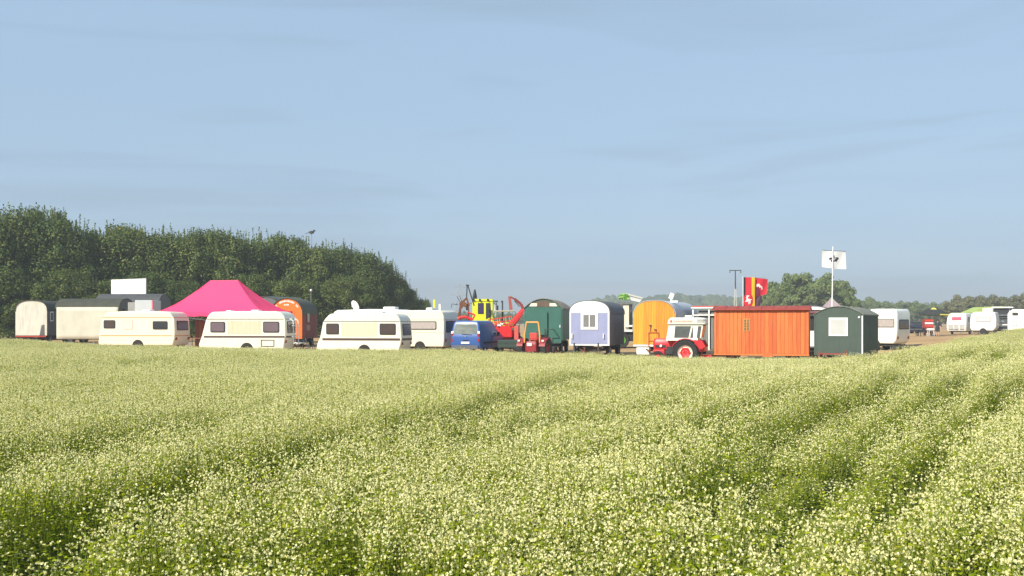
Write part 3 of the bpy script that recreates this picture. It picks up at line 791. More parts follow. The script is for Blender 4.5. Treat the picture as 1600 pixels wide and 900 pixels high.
caravan('boxy cream caravan with one long brown side window beside the blue van', 652, 62, theta(652, 26), 3.55, 2.1, PE, M_CREAM,
        windows=[(.33, .86, 1.42, 1.92, M_CURT)], vents=[(.62, .42, .16)], endwin=(1.25, 1.95), endpane=M_GLASS, trims=[(.03, .985, 1.27, MATS['pale_vent_frame']), (.03, .985, 2.02, MATS['pale_vent_frame'])], axle=.05)
caravan('white caravan with grey end wall behind the dark green hut', 1372, 63, theta(1372, 22), 2.35, 2.15,
        [(-.49, .42), (-.5, 1), (-.49, 2.3), (-.46, 2.52), (0, 2.56), (.42, 2.55), (.47, 2.48), (.5, 2.25), (.5, 1.2), (.47, .62), (.40, .42)], M_WHITE,
        windows=[(.42, .93, 1.42, 1.95, M_CURT, M_GREYT)], endwin=(1.3, 1.9), endpane=M_GLASS, drawbar=False, axle=-.1, group=None)

# ------------------------------------------------------------------ construction and showman's wagons: front wall at local y = 0
def arch_pts(W, zs, zt, kind, n=18):
    o = []
    for i in range(n + 1):
        a = math.pi * i / n; x = W / 2 * math.cos(a)
        u = abs(2 * x / W)
        if kind == 'arc': z = zs + (zt - zs) * (1 - u * u)
        elif kind == 'barrel': z = zs + (zt - zs) * max(0, 1 - u ** 2.6) ** (1 / 2.2)
        else: z = zs + (zt - zs) * max(0, 1 - u ** 2) ** .5
        o.append((x, z))
    return o
def ztop(x, W, zs, zt, kind):
    u = min(1, abs(2 * x / W))
    if kind == 'arc': return zs + (zt - zs) * (1 - u * u)
    if kind == 'barrel': return zs + (zt - zs) * max(0, 1 - u ** 2.6) ** (1 / 2.2)
    return zs + (zt - zs) * max(0, 1 - u ** 2) ** .5
def wagon(label, px, d, th, W, Lw, zb, zs, zt, kind, wall, roof, group=None, over=.10, drawbar=True, wheel_r=.36, name='construction_wagon', front=None, dz=0.0, cat='wagon', roof_t=.035):
    t = thing(name, label, cat, px, d, th, group, dz)
    A = arch_pts(W, zs, zt, kind)
    MB().prism([(-W / 2, zb), (W / 2, zb)] + A, 0, Lw, 'y').build('wall', wall, t)
    if front: MB().prism([(-W / 2 + .004, zb + .004), (W / 2 - .004, zb + .004)] + [(x * .996, z - .005) for x, z in A], -.025, .01, 'y').build('front_wall', front, t)
    def off(e): return [((x * (W + 2 * e) / W), zs + (z - zs) * (zt - zs + e) / (zt - zs)) for x, z in A]
    I, O = off(.006), off(roof_t)
    I = [(I[0][0], zs - .07)] + I + [(I[-1][0], zs - .07)]; O = [(O[0][0], zs - .07)] + O + [(O[-1][0], zs - .07)]
    MB().prism(O + I[::-1], -over, Lw + over, 'y').build('roof', roof, t, smooth=True)
    mb = MB()
    for x in (-W * .32, W * .32): mb.box(x - .05, x + .05, .02, Lw - .02, zb - .16, zb - .004)
    for y in (Lw * .2, Lw * .8): mb.box(-W * .42, W * .42, y - .05, y + .05, wheel_r - .05, zb - .155)
    mb.build('chassis', M_STEEL, t)
    for y in (Lw * .2, Lw * .8):
        for x in (-W * .40, W * .40): wheel(t, (x, y, wheel_r), wheel_r, .2)
    if drawbar:
        mb = MB(); zz = zb - .2
        for x in (-W * .28, W * .28): mb.bar((x, .3, zz), (0, -1.25, zz - .1), .05)
        mb.cyl((0, -1.2, 0), (0, -1.2, zz + .15), .035); mb.obox((0, -1.35, zz - .1), (.1, .3, .08))
        mb.build('drawbar', M_RUST, t)
    return t
def planks_front(t, W, zb, zs, zt, kind, n, mat, inset=.0, y=-.03, gap=.012, name='plank'):
    w = (W - 2 * inset) / n
    for i in range(n):
        x0 = -W / 2 + inset + i * w + gap / 2; x1 = x0 + w - gap
        xm = (x0 + x1) / 2
        MB().prism([(x0, zb), (x1, zb), (x1, ztop(x1, W, zs, zt, kind) - .03), (xm, ztop(xm, W, zs, zt, kind) - .03), (x0, ztop(x0, W, zs, zt, kind) - .03)], y - .003 * (i % 3), .01, 'y').build(name, mat, t)

M_FELT = paint('roofing_felt', (.055, .058, .042), .85, .25, 3, bump=.3)
M_DGREY = paint('dark_grey_wall', (.10, .105, .11), .6, .15, 2, streak=.1)
M_TARP = paint('cream_tarpaulin', (.55, .53, .43), .7, .12, 1.2, bump=.25)
# left group
w1 = wagon('grey wagon with rounded off-white front at the hedge end of the row', 49, 78, theta(49, 22), 2.35, 5.2, .62, 2.55, 3.28, 'barrel', M_DGREY, M_FELT, 'wagons in front of the hedge', front=paint('offwhite_peeling', (.66, .63, .54), .7, .12, 1.5, streak=.28, bump=.3), drawbar=False)
win(w1, [(1.175, .55, 1.7), (1.175, 1.15, 1.7), (1.175, 1.15, 2.45), (1.175, .55, 2.45)], .09, M_WHP, M_GLASS, .03, 0)
MB().plate([(.62, -.03, .63), (1.0, -.03, .63), (.98, -.03, 1.45), (.78, -.03, 1.40)], .012).build('dark_panel', M_DGREY, w1)
MB().box(-1.1, 1.1, -.06, -.002, .50, .60).build('bumper_board', paint('red_board', (.42, .04, .02), .6), w1)
# tarp-hung wagon: turned so that its long side faces the field
def side_wagon(label, px, d, th, Lw, W, zb, zs, zt, kind, wall, roof, group=None, endm=None):
    """as wagon(), but the placing point is the middle of the long side"""
    t = thing('construction_wagon', label, 'wagon', px, d, th, group)
    A = [(y + W / 2, z) for y, z in arch_pts(W, zs, zt, kind)]
    MB().prism([(0, zb), (W, zb)] + A, -Lw / 2, Lw / 2, 'x').build('wall', wall, t)
    def off(e): return [(W / 2 + (y - W / 2) * (W + 2 * e) / W, zs + (z - zs) * (zt - zs + e) / (zt - zs)) for y, z in A]
    I, O = off(.006), off(.04)
    I = [(I[0][0], zs - .06)] + I + [(I[-1][0], zs - .06)]; O = [(O[0][0], zs - .06)] + O + [(O[-1][0], zs - .06)]
    MB().prism(O + I[::-1], -Lw / 2 - .1, Lw / 2 + .03, 'x').build('roof', roof, t, smooth=True)
    if endm: MB().prism([(0.004, zb + .004), (W - .004, zb + .004)] + [(y, z - .008) for y, z in A], Lw / 2 - .01, Lw / 2 + .02, 'x').build('end_wall', endm, t)
    mb = MB()
    for y in (W * .2, W * .8): mb.box(-Lw / 2 + .05, Lw / 2 - .05, y - .05, y + .05, zb - .16, zb - .004)
    for x in (-Lw * .3, Lw * .3): mb.box(x - .05, x + .05, W * .1, W * .9, .33, zb - .158)
    mb.build('chassis', M_STEEL, t)
    for x in (-Lw * .3, Lw * .3):
        for y in (W * .1, W * .9): wheel(t, (x, y, .36), .36, .2, axis='y')
    return t
w2 = side_wagon('dark-roofed wagon with a cream tarpaulin hung over its long side', 137, 76, theta(137, 29), 4.9, 2.3, .6, 2.70, 3.38, 'ellipse', M_DGREY, M_FELT, 'wagons in front of the hedge')
mb = MB(); nx, nz_ = 20, 8; V = []
for j in range(nz_ + 1):
    for i in range(nx + 1):
        u, v = i / nx, j / nz_
        V.append((-2.42 + 4.84 * u, -.06 - .035 * math.sin(u * 23 + v * 2) * (1 - v) - .02 * math.sin(u * 9), .38 + 2.38 * v))
mb.add(V, [(j * (nx + 1) + i, j * (nx + 1) + i + 1, (j + 1) * (nx + 1) + i + 1, (j + 1) * (nx + 1) + i) for j in range(nz_) for i in range(nx)])
o = mb.build('tarpaulin', M_TARP, w2, smooth=True); sm = o.modifiers.new('cloth', 'SOLIDIFY'); sm.thickness = .012
win(w2, [(2.45, .35, 2.15), (2.45, 1.0, 2.15), (2.45, 1.0, 2.75), (2.45, .35, 2.75)], .05, M_GREYT, M_GLASS, .03, 0)
w3 = side_wagon('long dark grey round-ended wagon behind the tarpaulin wagon', 198, 84, theta(198, 27), 5.4, 2.4, .7, 2.9, 3.95, 'ellipse', M_DGREY, paint('grey_felt', (.07, .072, .075), .8, .2, 3), 'wagons in front of the hedge')
win(w3, [(2.7, .8, 2.0), (2.7, 1.6, 2.0), (2.7, 1.6, 2.7), (2.7, .8, 2.7)], .06, M_GREYT, M_GLASS, .03, 0)
# white board on posts
b = thing('display_board', 'white three-panel board raised on posts above the dark wagons', 'board', 201, 88.5, theta(201, 30))
b.location.z -= .38
for i in range(3):
    MB().plate([(-1.62 + i * 1.08, 0, 4.35 + .02 * i), (-.55 + i * 1.08, 0, 4.37 + .02 * i), (-.55 + i * 1.08, 0, 5.72 + .03 * i), (-1.62 + i * 1.08, 0, 5.69 + .03 * i)], .03, .02, .03).build('panel', M_WHP, b)
MB().box(1.63, 1.68, -.04, .06, 4.35, 5.80).build('edge_frame', M_GREYT, b)
for x in (-1.0, 1.0): MB().box(x - .06, x + .06, .04, .16, .38, 5.5).build('post', M_STEEL, b)
# box trailer between
b = thing('box_trailer', 'pale box trailer with pink edge showing over the cream caravan roof', 'trailer', 219, 69, theta(219, 16))
MB().box(-.35, .78, 0, 2.2, .7, 3.22).build('box', paint('pale_bluegrey_panel', (.55, .60, .60), .5, .08, 2), b, bevel=.03)
MB().box(-.84, -.36, .1, 2.1, .7, 3.08).build('equipment_case', paint('grey_case', (.33, .33, .31), .6), b, bevel=.02)
MB().box(.785, .84, -.02, .12, .7, 3.20).build('edge_board', paint('pink_edge', (.75, .18, .22), .5), b)
MB().box(-.8, .8, .2, 2.0, .5, .695).build('chassis', M_STEEL, b)
for x in (-.74, .74): wheel(b, (x, 1.1, .32), .32, .18)

# orange-fronted wagon with lettering arc
w4 = wagon('orange-fronted round-topped wagon with dark red boarded side, behind the bicycles', 448, 75, theta(448, 15), 2.3, 4.6, .6, 2.45, 3.55, 'ellipse', paint('oxblood_boards', (.20, .028, .018), .6, .2, 3, stretch=(8, 8, .4), streak=.1), paint('moss_felt', (.075, .085, .06), .85, .25, 3), front=paint('signal_orange', (.84, .17, .018), .45, .08, 2))
MO = paint('white_lettering', (.85, .84, .78), .5)
rgl = random.Random(3)
def arc_marks(t, R0, z0, zsx, a0, a1, n, hgt, wd):
    mb = MB()
    for i in range(n):
        a = R(a0 + (a1 - a0) * i / max(1, n - 1)); x = R0 * math.cos(a); z = z0 + R0 * zsx * math.sin(a)
        h = hgt * rgl.uniform(.75, 1.1); mb.obox((x, -.031, z), (wd, .012, h), (0, math.pi / 2 - a, 0))
    return mb.build('lettering', MO, t)
arc_marks(w4, .98, 2.42, .96, 58, 122, 12, .14, .07); arc_marks(w4, .98, 2.42, .96, 140, 149, 3, .14, .05); arc_marks(w4, .98, 2.42, .96, 33, 43, 3, .14, .05)
arc_marks(w4, 1.4, 1.72, .98, 84, 97, 5, .11, .055)
win(w4, [(-.25, -.025, 2.30), (.42, -.025, 2.30), (.42, -.025, 2.62), (-.25, -.025, 2.62)], .05, M_BLACK, M_GLASS, .02, 0)
MB().plate([(.50, -.025, .62), (.56, -.025, .62), (.56, -.025, 2.65), (.50, -.025, 2.65)], .03).build('door_post', MATS['signal_orange'], w4)
MB().plate([(-.62, -.025, .66), (.48, -.025, .66), (.48, -.025, 2.26), (-.62, -.025, 2.26)], .015).build('door', MATS['oxblood_boards'], w4)
win(w4, [(1.15, 1.35, 1.75), (1.15, 2.1, 1.75), (1.15, 2.1, 2.55), (1.15, 1.35, 2.55)], .08, MATS['oxblood_boards'], paint('pale_curtain_pane', (.36, .42, .30), .3, .4, 5), .03, 0)
MB().plate([(1.15, 1.25, 1.2), (1.15, 2.3, 1.2), (1.15, 2.3, 1.62), (1.15, 1.25, 1.62)], .015).build('vent_panel', paint('pink_grey_panel', (.30, .17, .15), .6), w4)
for i in range(12): MB().box(1.152, 1.165, .06 + i * .378, .06 + i * .378 + .02, .62, 2.42).build('batten', MATS['oxblood_boards'], w4)
w5 = wagon('round-roofed grey-green wagon half hidden by the pink canopy', 415, 84, theta(415, 30), 2.4, 5.0, .6, 2.9, 3.85, 'ellipse', M_DGREY, paint('grey_green_felt', (.09, .105, .085), .8, .2, 2), drawbar=False)

# dark green wagon with peeling roof
MG = paint('teal_green_paint', (.030, .125, .095), .5, .15, 1.5, streak=.12, dirt=(.02, .06, .045))
w6 = wagon('dark green wagon with flaking arched roof behind the small red tractor', 849, 62, theta(849, 8), 2.34, 4.8, .78, 2.72, 3.28, 'arc', MG, paint('flaking_roof', (.25, .20, .14), .9, .5, 2.5, streak=.5, dirt=(.5, .47, .38), bump=.4), front=MG, drawbar=False)
MB().prism([(x * .93, max(z - .05, 2.80)) for x, z in arch_pts(2.2, 2.72, 3.24, 'arc')], -.045, -.02, 'y').build('gable_board', paint('brown_gable', (.13, .085, .06), .8, .25, 3), w6)
for s in (-1, 1):
    MB().plate([(s * .62 - .24, -.047, 2.83), (s * .62 + .24, -.047, 2.83), (s * .62 + (.12 if s > 0 else .24), -.047, 3.02), (s * .62 - (.24 if s > 0 else .12), -.047, 3.02)], .008, .03).build('light_patch', paint('bare_white_board', (.78, .72, .58), .7), w6)
MB().plate([(.32, -.026, .62), (1.1, -.026, .62), (1.1, -.026, 2.66), (.32, -.026, 2.66)], .03, .02).build('door', MG, w6)
MB().plate([(-.22, -.026, 1.1), (.26, -.026, 1.1), (.26, -.026, 2.5), (-.22, -.026, 2.5)], .16, .03).build('meter_cupboard', MG, w6)
MB().obox((1.02, -.07, 1.62), (.05, .05, .16)).build('door_handle', M_WHP, w6)
mb = MB().tube([(.2, -.75, 0), (.2, -.75, 1.45), (.62, -.75, 1.45), (.62, -.1, 1.45)], .025); mb.build('step_handrail', M_STEEL, w6)
for i in range(3): MB().box(.3, 1.05, -.30 - .22 * i, -.08 - .22 * i, .62 - .2 * i - .04, .62 - .2 * i).build('step', M_STEEL, w6)

# lilac wagon
ML = paint('lilac_paint', (.27, .295, .47), .5, .06, 2, streak=.08)
w7 = wagon('lilac wagon with white framed front and twin casement window', 921, 58.5, theta(921, 13), 2.34, 4.3, .62, 2.50, 3.17, 'barrel', paint('slate_blue_side', (.13, .135, .165), .6, .12, 2, streak=.08), paint('slate_roof', (.10, .105, .115), .7, .15, 3), front=M_WHP, over=.04)
for x0, x1 in ((-1.08, -.50), (.52, 1.06)):
    MB().plate([(x0, -.026, .72), (x1, -.026, .72), (x1, -.026, 2.5), (x0, -.026, 2.5)], .014).build('lilac_panel', ML, w7)
MB().plate([(-.495, -.026, .72), (.515, -.026, .72), (.515, -.026, 1.53), (-.495, -.026, 1.53)], .014).build('lilac_panel', ML, w7)
win(w7, [(-.49, -.026, 1.54), (.51, -.026, 1.54), (.51, -.026, 2.53), (-.49, -.026, 2.53)], .15, M_WHP, paint('grey_blind', (.20, .20, .20), .25, .2, 4, stretch=(1, 1, 12), spec=.7), .05, 0, bars=1)
for x in (-.93, .90):
    MB().tube([(x - .05, -.04, 1.02), (x - .06, -.12, 1.05), (x - .06, -.12, 1.26), (x - .05, -.04, 1.29)], .035).build('grab_handle', M_WHP, w7)
for x in (-.78, .62): MB().box(x - .04, x + .04, -.5, -.42, 0, .78).build('corner_steady', M_STEEL, w7)

# yellow-orange wagon
w8 = wagon('yellow-orange upright-boarded wagon with silver roof behind the cab tractor', 1022, 58.5, theta(1022, 12), 2.42, 7.4, .72, 2.35, 3.24, 'barrel', paint('brown_side', (.12, .055, .025), .6, .2, 3, stretch=(1, 6, 1)), paint('silver_roof', (.46, .48, .52), .4, .1, 2), over=.0, drawbar=True)
planks_front(w8, 2.40, .74, 2.35, 3.24, 'barrel', 16, wood('yellow_orange_boards', (.74, .22, .008), (.90, .36, .02)), gap=.008)
MB().box(-1.2, 1.2, -.05, -.001, .62, .72).build('sill_board', M_WHP, w8)
mb = MB().tube([(-.30, -.08, .6), (-.30, -.08, 1.42), (.28, -.08, 1.42), (.28, -.08, .6)], .028).tube([(-.30, -.08, .95), (.28, -.08, .95)], .02)
mb.tube([(-.2, -.08, 1.42), (-.2, -.08, 1.78)], .025); mb.tube([(.15, -.08, 1.42), (.08, -.08, 1.55)], .03)
mb.build('folding_step', paint('orange_brown_steel', (.42, .13, .02), .6), w8)
MB().obox((-.2, -.09, 1.82), (.10, .08, .09)).obox((.08, -.09, 1.58), (.12, .08, .06)).build('bracket', M_STEEL, w8)
MB().box(-.95, -.2, -.35, .1, .16, .56).build('gas_locker', M_WHP, w8, bevel=.03)
mb = MB().cyl((.70, 1.4, 3.0), (.70, 1.4, 3.42), .05); mb.obox((.74, 1.4, 3.52), (.26, .2, .34), (0, R(22), 0)); mb.obox((.92, 1.4, 3.20), (.42, .3, .12))
mb.build('roof_ventilator', M_WHP, w8, bevel=.02)

# long orange-red boarded wagon
def long_wagon():
    t = thing('boarded_wagon', 'long orange-red boarded wagon with red roof and one tiny window', 'wagon', 1189, 55.5, theta(1189, 4.2))
    Lw, W, zb, zs, zt = 4.98, 2.3, .55, 2.90, 3.03
    M1 = wood('orange_red_boards', (.52, .10, .018), (.68, .18, .032)); MR = paint('oxide_red_roof', (.36, .042, .02), .6, .2, 2, streak=.1)
    MB().box(-Lw / 2 + .02, Lw / 2 - .02, .01, W - .01, zb, zs).build('wall', paint('dark_red_lining', (.10, .02, .012), .8), t)
    n = 24; w = Lw / n
    for i in range(n):
        x0 = -Lw / 2 + i * w; h = .004 * (i % 3)
        a, b_ = x0 + .006, x0 + w - .006
        if 6 < i < 10 and False: continue
        MB().box(a, b_, -.022 - h, .0, zb - .02, zs - .01).build('plank', M1, t)
    for i in range(11):
        y0 = .02 + i * (W - .04) / 11
        MB().box(Lw / 2 - .018, Lw / 2 + .012, y0, y0 + (W - .04) / 11 - .012, zb, zs + .18 * (1 - abs(i - 5) / 5.5)).build('plank', M1, t)
    for x in (-Lw / 2, Lw / 2 - .11): MB().box(x, x + .11, -.055, -.032, zb - .05, zs - .01).build('corner_post', M1, t)
    MB().box(-Lw / 2 - .02, Lw / 2 + .02, -.05, -.034, zb - .13, zb - .03).build('sill_beam', M1, t)
    for i in range(5): MB().box(-Lw / 2 + .95 * i + .12, -.12 - Lw / 2 + .95 * (i + 1), -.05, -.032, zs - .10, zs - .03).build('eave_batten', M1, t)
    mb = MB()
    pts = [(-.22, zs - .02), (W * .5, zt + .04), (W + .18, zs - .02), (W + .18, zs + .03), (W * .5, zt + .09), (-.22, zs + .03)]
    mb.prism(pts, -Lw / 2 - .14, Lw / 2 + .10, 'x'); mb.build('roof', MR, t)
    for i in range(9): MB().prism([(-.225, zs + .032), (W * .5, zt + .092), (W * .5, zt + .115), (-.225, zs + .055)], -Lw / 2 - .1 + i * .64, -Lw / 2 - .1 + i * .64 + .045, 'x').build('roof_rib', MR, t)
    MB().box(-Lw / 2 - .02, Lw / 2, .02, W, zs - .01, zs + .015).build('ceiling_board', MR, t)
    f = win(t, [(-.93, -.03, 1.72), (-.58, -.03, 1.72), (-.58, -.03, 2.42), (-.93, -.03, 2.42)], .05, paint('amber_frame', (.60, .23, .04), .6), paint('dusty_pane', (.16, .15, .09), .25, .4, 8), .03, 0, bars=1)
    for z in (1.92, 2.07, 2.22): MB().box(-.88, -.63, -.085, -.064, z - .014, z + .014).build('glazing_bar', MATS['amber_frame'], f)
    MB().box(.1, .62, -.09, -.052, .34, .56).build('hinged_step', M1, t, bevel=.01)
    mb = MB()
    for y in (.5, 1.8): mb.box(-Lw / 2 + .05, Lw / 2 - .05, y - .05, y + .05, zb - .16, zb - .025)
    for x in (-1.6, 1.6): mb.box(x - .05, x + .05, .3, 2.0, .3, zb - .165)
    mb.build('chassis', M_RUST, t)
    for x in (-1.6, 1.6):
        for y in (.3, 2.0): wheel(t, (x, y, .32), .32, .18, M_RUST, 'y')
    mb = MB(); mb.bar((-Lw / 2 + .2, .7, .42), (-Lw / 2 - 1.0, 1.15, .40), .05).bar((-Lw / 2 + .2, 1.6, .42), (-Lw / 2 - 1.0, 1.15, .40), .05)
    mb.build('drawbar', M_RUST, t)
    return t
long_wagon()

# small dark green hut wagon
MDG = paint('bottle_green_paint', (.048, .075, .058), .55, .12, 2, streak=.1, dirt=(.07, .075, .06))
w9 = wagon('small dark bottle-green hut wagon with square white window', 1310, 52.5, theta(1310, 12), 2.42, 4.2, .52, 2.62, 3.02, 'arc', MDG, paint('mottled_roof', (.20, .20, .16), .9, .5, 3, streak=.5, dirt=(.42, .42, .36), bump=.3), front=MDG, over=.08, drawbar=False)
win(w9, [(-.47, -.026, 1.52), (.48, -.026, 1.52), (.48, -.026, 2.46), (-.47, -.026, 2.46)], .10, M_WHP, paint('white_blind', (.52, .52, .50), .3, .08, 3), .045, 0)
MB().box(1.155, 1.22, -.045, -.0255, .60, 2.55).build('white_corner_board', M_WHP, w9)
MB().box(-1.22, -1.14, -.045, -.0255, .52, 2.55).build('corner_board', MDG, w9)
MB().lathe([(.001, -.05), (.05, -.05), (.05, 0)], (1.03, -.026, 2.48), 'y', 12).build('lamp', M_WHP, w9)
for i in range(13): MB().box(1.212, 1.222, .12 + i * .315, .12 + i * .315 + .014, .54, 2.55).build('batten', MDG, w9)
for i in range(8): MB().box(-1.08 + i * .28, -1.068 + i * .28, -.034, -.0255, .54, 1.5).build('batten', MDG, w9)
mb = MB().bar((-.8, -.7, .1), (-.8, -.7, .75), .06).bar((.55, -.7, .1), (.55, -.7, .80), .06).bar((-.8, -.7, .62), (.55, -.7, .62), .06).bar((-.8, -.7, .6), (-.5, .2, .42), .05).bar((.55, -.7, .6), (.5, .2, .42), .05)
mb.cyl((-.8, -.7, 0), (-.8, -.7, .12), .06).cyl((.55, -.7, 0), (.55, -.7, .12), .06)
mb.build('drawbar', paint('red_primer', (.28, .04, .025), .7, .3, 5), w9)

# white trailer squeezed behind the long wagon
b = wagon('white showman trailer with dark painted-in doorway between orange wagon and green hut', 1268, 60, theta(1268, 4), 2.2, 4.0, .6, 2.75, 2.95, 'arc', M_WHP, paint('black_roof_edge', (.03, .03, .03), .7), name='showman_trailer', drawbar=False, cat='trailer')
MB().plate([(-.45, -.002, 1.5), (.35, -.002, 1.5), (.35, -.002, 2.35), (-.45, -.002, 2.35)], .01).build('doorway', M_SHADE, b)  # closed dark plate; its colour imitates the shade inside a doorway
MB().box(-1.0, 1.05, -.5, .0, .50, .56).build('step', M_WHP, b)
MB().box(-1.2, 1.0, -.55, .02, 2.72, 2.80).build('awning_box', M_WHP, b)
MB().plate([(-.6, -.03, 2.46), (.5, -.03, 2.50), (.8, -.5, 2.62), (-.5, -.5, 2.58)], .02).build('pink_drape', paint('pink_drape', (.55, .2, .25), .6), b)

# weathered timber trailer between tractor and long wagon
b = thing('timber_trailer', 'weathered grey timber trailer with red-edged roof between tractor and long wagon', 'trailer', 1106, 61, theta(1106, 10))
MGW = wood('weathered_grey_boards', (.12, .12, .11), (.26, .26, .24))
MB().box(-.55, .75, .02, 3.0, .6, 2.75).build('wall', paint('grey_lining', (.10, .10, .10), .8), b)
for i in range(9): MB().box(-.55 + i * .145, -.55 + i * .145 + .135, -.02 - .003 * (i % 2), .015, .45, 2.6).build('plank', MGW, b)
MB().box(-.95, 1.0, -.25, 3.1, 2.95, 3.03).build('roof', paint('red_roof_edge', (.50, .07, .05), .6, .15), b)
MB().box(-.95, 1.0, -.28, -.255, 2.88, 2.96).build('fascia_board', M_WHP, b)
for x in (-.85, .1, .9): MB().box(x - .04, x + .04, -.2, -.12, .4, 2.945).build('post', M_WHP, b)
MB().box(-.9, .9, -.2, .0, 2.45, 2.52).build('rail', M_WHP, b)
MB().box(-.5, .7, .1, 2.9, .42, .595).build('chassis', M_STEEL, b)
for x in (-.5, .7): wheel(b, (x, 1.5, .34), .34, .18)
# ------------------------------------------------------------------ pink pop-up canopy
def canopy():
    d = 66.5
    t = thing('pop_up_canopy', 'large pink pop-up canopy with a short ridge behind the cream caravans', 'canopy', 350, d, -16)
    MP = leafmat('pink_tent_cloth', [(.88, .06, .19), (.90, .065, .20)], .12, .7)
    rgt = random.Random(21)
    a, b, ze, zr = 3.85, 1.8, 2.45, 4.52; rx = .98
    mb = MB(); n = 14
    # four sagging roof slopes between eaves and ridge
    def slope(e0, e1, r0, r1):
        V = []
        for j in range(n + 1):
            v = j / n
            for i in range(n + 1):
                u = i / n
                p = Vector(e0).lerp(Vector(e1), u).lerp(Vector(r0).lerp(Vector(r1), u), v)
                p.z = ze + (zr - ze) * (v ** 1.38) - .05 * math.sin(math.pi * u) * (1 - v)
                p.z += .07 * mnoise.noise(Vector((p.x * 1.3, p.y * 2.2, v * 3))) * math.sin(math.pi * min(1, v * 1.02)) + .02 * math.sin(u * 19 + v * 5) * (1 - v) * v * 2
                V.append(p)
        mb.add(V, [(j * (n + 1) + i, j * (n + 1) + i + 1, (j + 1) * (n + 1) + i + 1, (j + 1) * (n + 1) + i) for j in range(n) for i in range(n)])
    E = [(-a, -b, ze), (a, -b, ze), (a, b, ze), (-a, b, ze)]; Q = [(-rx, 0, zr), (rx, 0, zr)]
    slope(E[0], E[1], Q[0], Q[1]); slope(E[1], E[2], Q[1], Q[1]); slope(E[2], E[3], Q[1], Q[0]); slope(E[3], E[0], Q[0], Q[0])
    o = mb.build('roof_cloth', MP, t, smooth=True)
    for e_, r_ in ((E[0], Q[0]), (E[1], Q[1]), (E[2], Q[1]), (E[3], Q[0])):
        pts = []
        for k in range(13):
            v = k / 12; p = Vector(e_).lerp(Vector(r_), v); p.z = ze + (zr - ze) * v ** 1.38 + .012; pts.append(p)
        MB().tube(pts, .018, 5).build('seam', MP, t)
    for i in range(4):
        p, q = Vector(E[i]), Vector(E[(i + 1) % 4]); V = []
        for k in range(17):
            u = k / 16; c = p.lerp(q, u); c.z -= .05 * math.sin(math.pi * u); V += [c, c + Vector((0, 0, -.24 - .03 * math.sin(u * 40)))]
        MB().add(V, [(2 * k, 2 * k + 2, 2 * k + 3, 2 * k + 1) for k in range(16)]).build('valance', MP, t)
    for x, y in ((-a, -b), (a, -b), (a, b), (-a, b), (0, -b), (0, b)):
        MB().box(x * .99 - .03, x * .99 + .03, y * .98 - .03, y * .98 + .03, 0, ze - .03).build('pole', M_ZINC, t)
    mb = MB()
    for x0 in (-a, 0):
        for y in (-b * .98, b * .98):
            mb.bar((x0, y, ze - .1), (x0 + a, y, ze - .55), .02); mb.bar((x0, y, ze - .55), (x0 + a, y, ze - .1), .02)
    mb.bar((-rx, 0, zr - .03), (rx, 0, zr - .03), .03)
    mb.build('truss', M_ZINC, t)
    # side cloth
    MB().plate([(a, -b, 2.25), (a + .75, -b + .1, 2.28), (a + .75, -b + 1.6, 2.42), (a, -b + 1.6, 2.42)], .012).build('side_flap', MP, t)
canopy()
b = thing('folding_table', 'brown trestle table standing under the pink canopy', 'table', 322, 67, -16)
MB().box(-1.0, 1.0, -.35, .35, .72, .76).build('table_top', wood('brown_boards', (.20, .09, .04), (.34, .17, .08)), b)
for x in (-.85, .85):
    for y in (-.28, .28): MB().bar((x, y, 0), (x, y, .72), .03).build('leg', M_STEEL, b)
b = thing('wardrobe_cabinet', 'brown upright cabinet standing under the pink canopy', 'cabinet', 311, 68, -16)
MB().box(-.3, .3, 0, .5, .05, 1.9).build('carcass', MATS['brown_boards'], b, bevel=.01)
for x in (-.29, .01): MB().box(x, x + .28, -.02, -.002, .1, 1.85).build('door', MATS['brown_boards'], b)
for x in (-.25, .25): MB().box(x - .04, x + .04, .05, .45, 0, .05).build('foot', M_STEEL, b)

# ------------------------------------------------------------------ bicycles
def bicycle(label, px, d, th, dz, lean, mat):
    t = thing('bicycle', label, 'bicycle', px, d, th, 'bicycles beside the ivory caravan', dz); t.rotation_euler[0] = R(lean)
    for x in (-.52, .52):
        w = MB().lathe([(.31, -.02), (.34, 0), (.31, .02), (.31, -.02)], (x, 0, .34), 'y', 24).build('wheel', M_RUB, t)
        mb = MB()
        for k in range(10):
            a = 2 * math.pi * k / 10; mb.cyl((x, 0, .34), (x + .31 * math.cos(a), 0, .34 + .31 * math.sin(a)), .004, .004, 4)
        mb.build('spokes', M_ZINC, w)
    mb = MB()
    for p, q in (((-.52, 0, .34), (-.08, 0, .3)), ((-.52, 0, .34), (-.2, 0, .82)), ((-.08, 0, .3), (-.22, 0, .9)), ((-.08, 0, .3), (.36, 0, .76)), ((-.2, 0, .8), (.34, 0, .88)), ((.32, 0, .98), (.52, 0, .34))):
        mb.cyl(p, q, .018, .018, 6)
    mb.build('frame', mat, t)
    MB().tube([(.24, -.28, 1.02), (.32, -.2, 1.05), (.32, .2, 1.05), (.24, .28, 1.02)], .014).build('handlebar', M_BLACK, t)
    MB().rings([(.90, -.38, -.10, -.08, .08, .05), (.95, -.38, -.10, -.08, .08, .05)], 4).build('saddle', M_BLACK, t)
    MB().lathe([(.001, -.01), (.09, -.01), (.09, .01), (.001, .01)], (-.08, -.04, .3), 'y', 14).build('chainring', M_ZINC, t)
bicycle('black bicycle leaning between the two ivory caravans', 478, 58.5, 15, 0, 8, M_BLACK)
bicycle('grey bicycle with bare frame standing by the caravan drawbar', 468, 58.0, -20, 0, -6, M_ZINC)
bicycle('silver bicycle carried on the rack of the brown-striped caravan', 449.5, 57.2, theta(380, 19) + 90, .70, 0, M_ZINC)

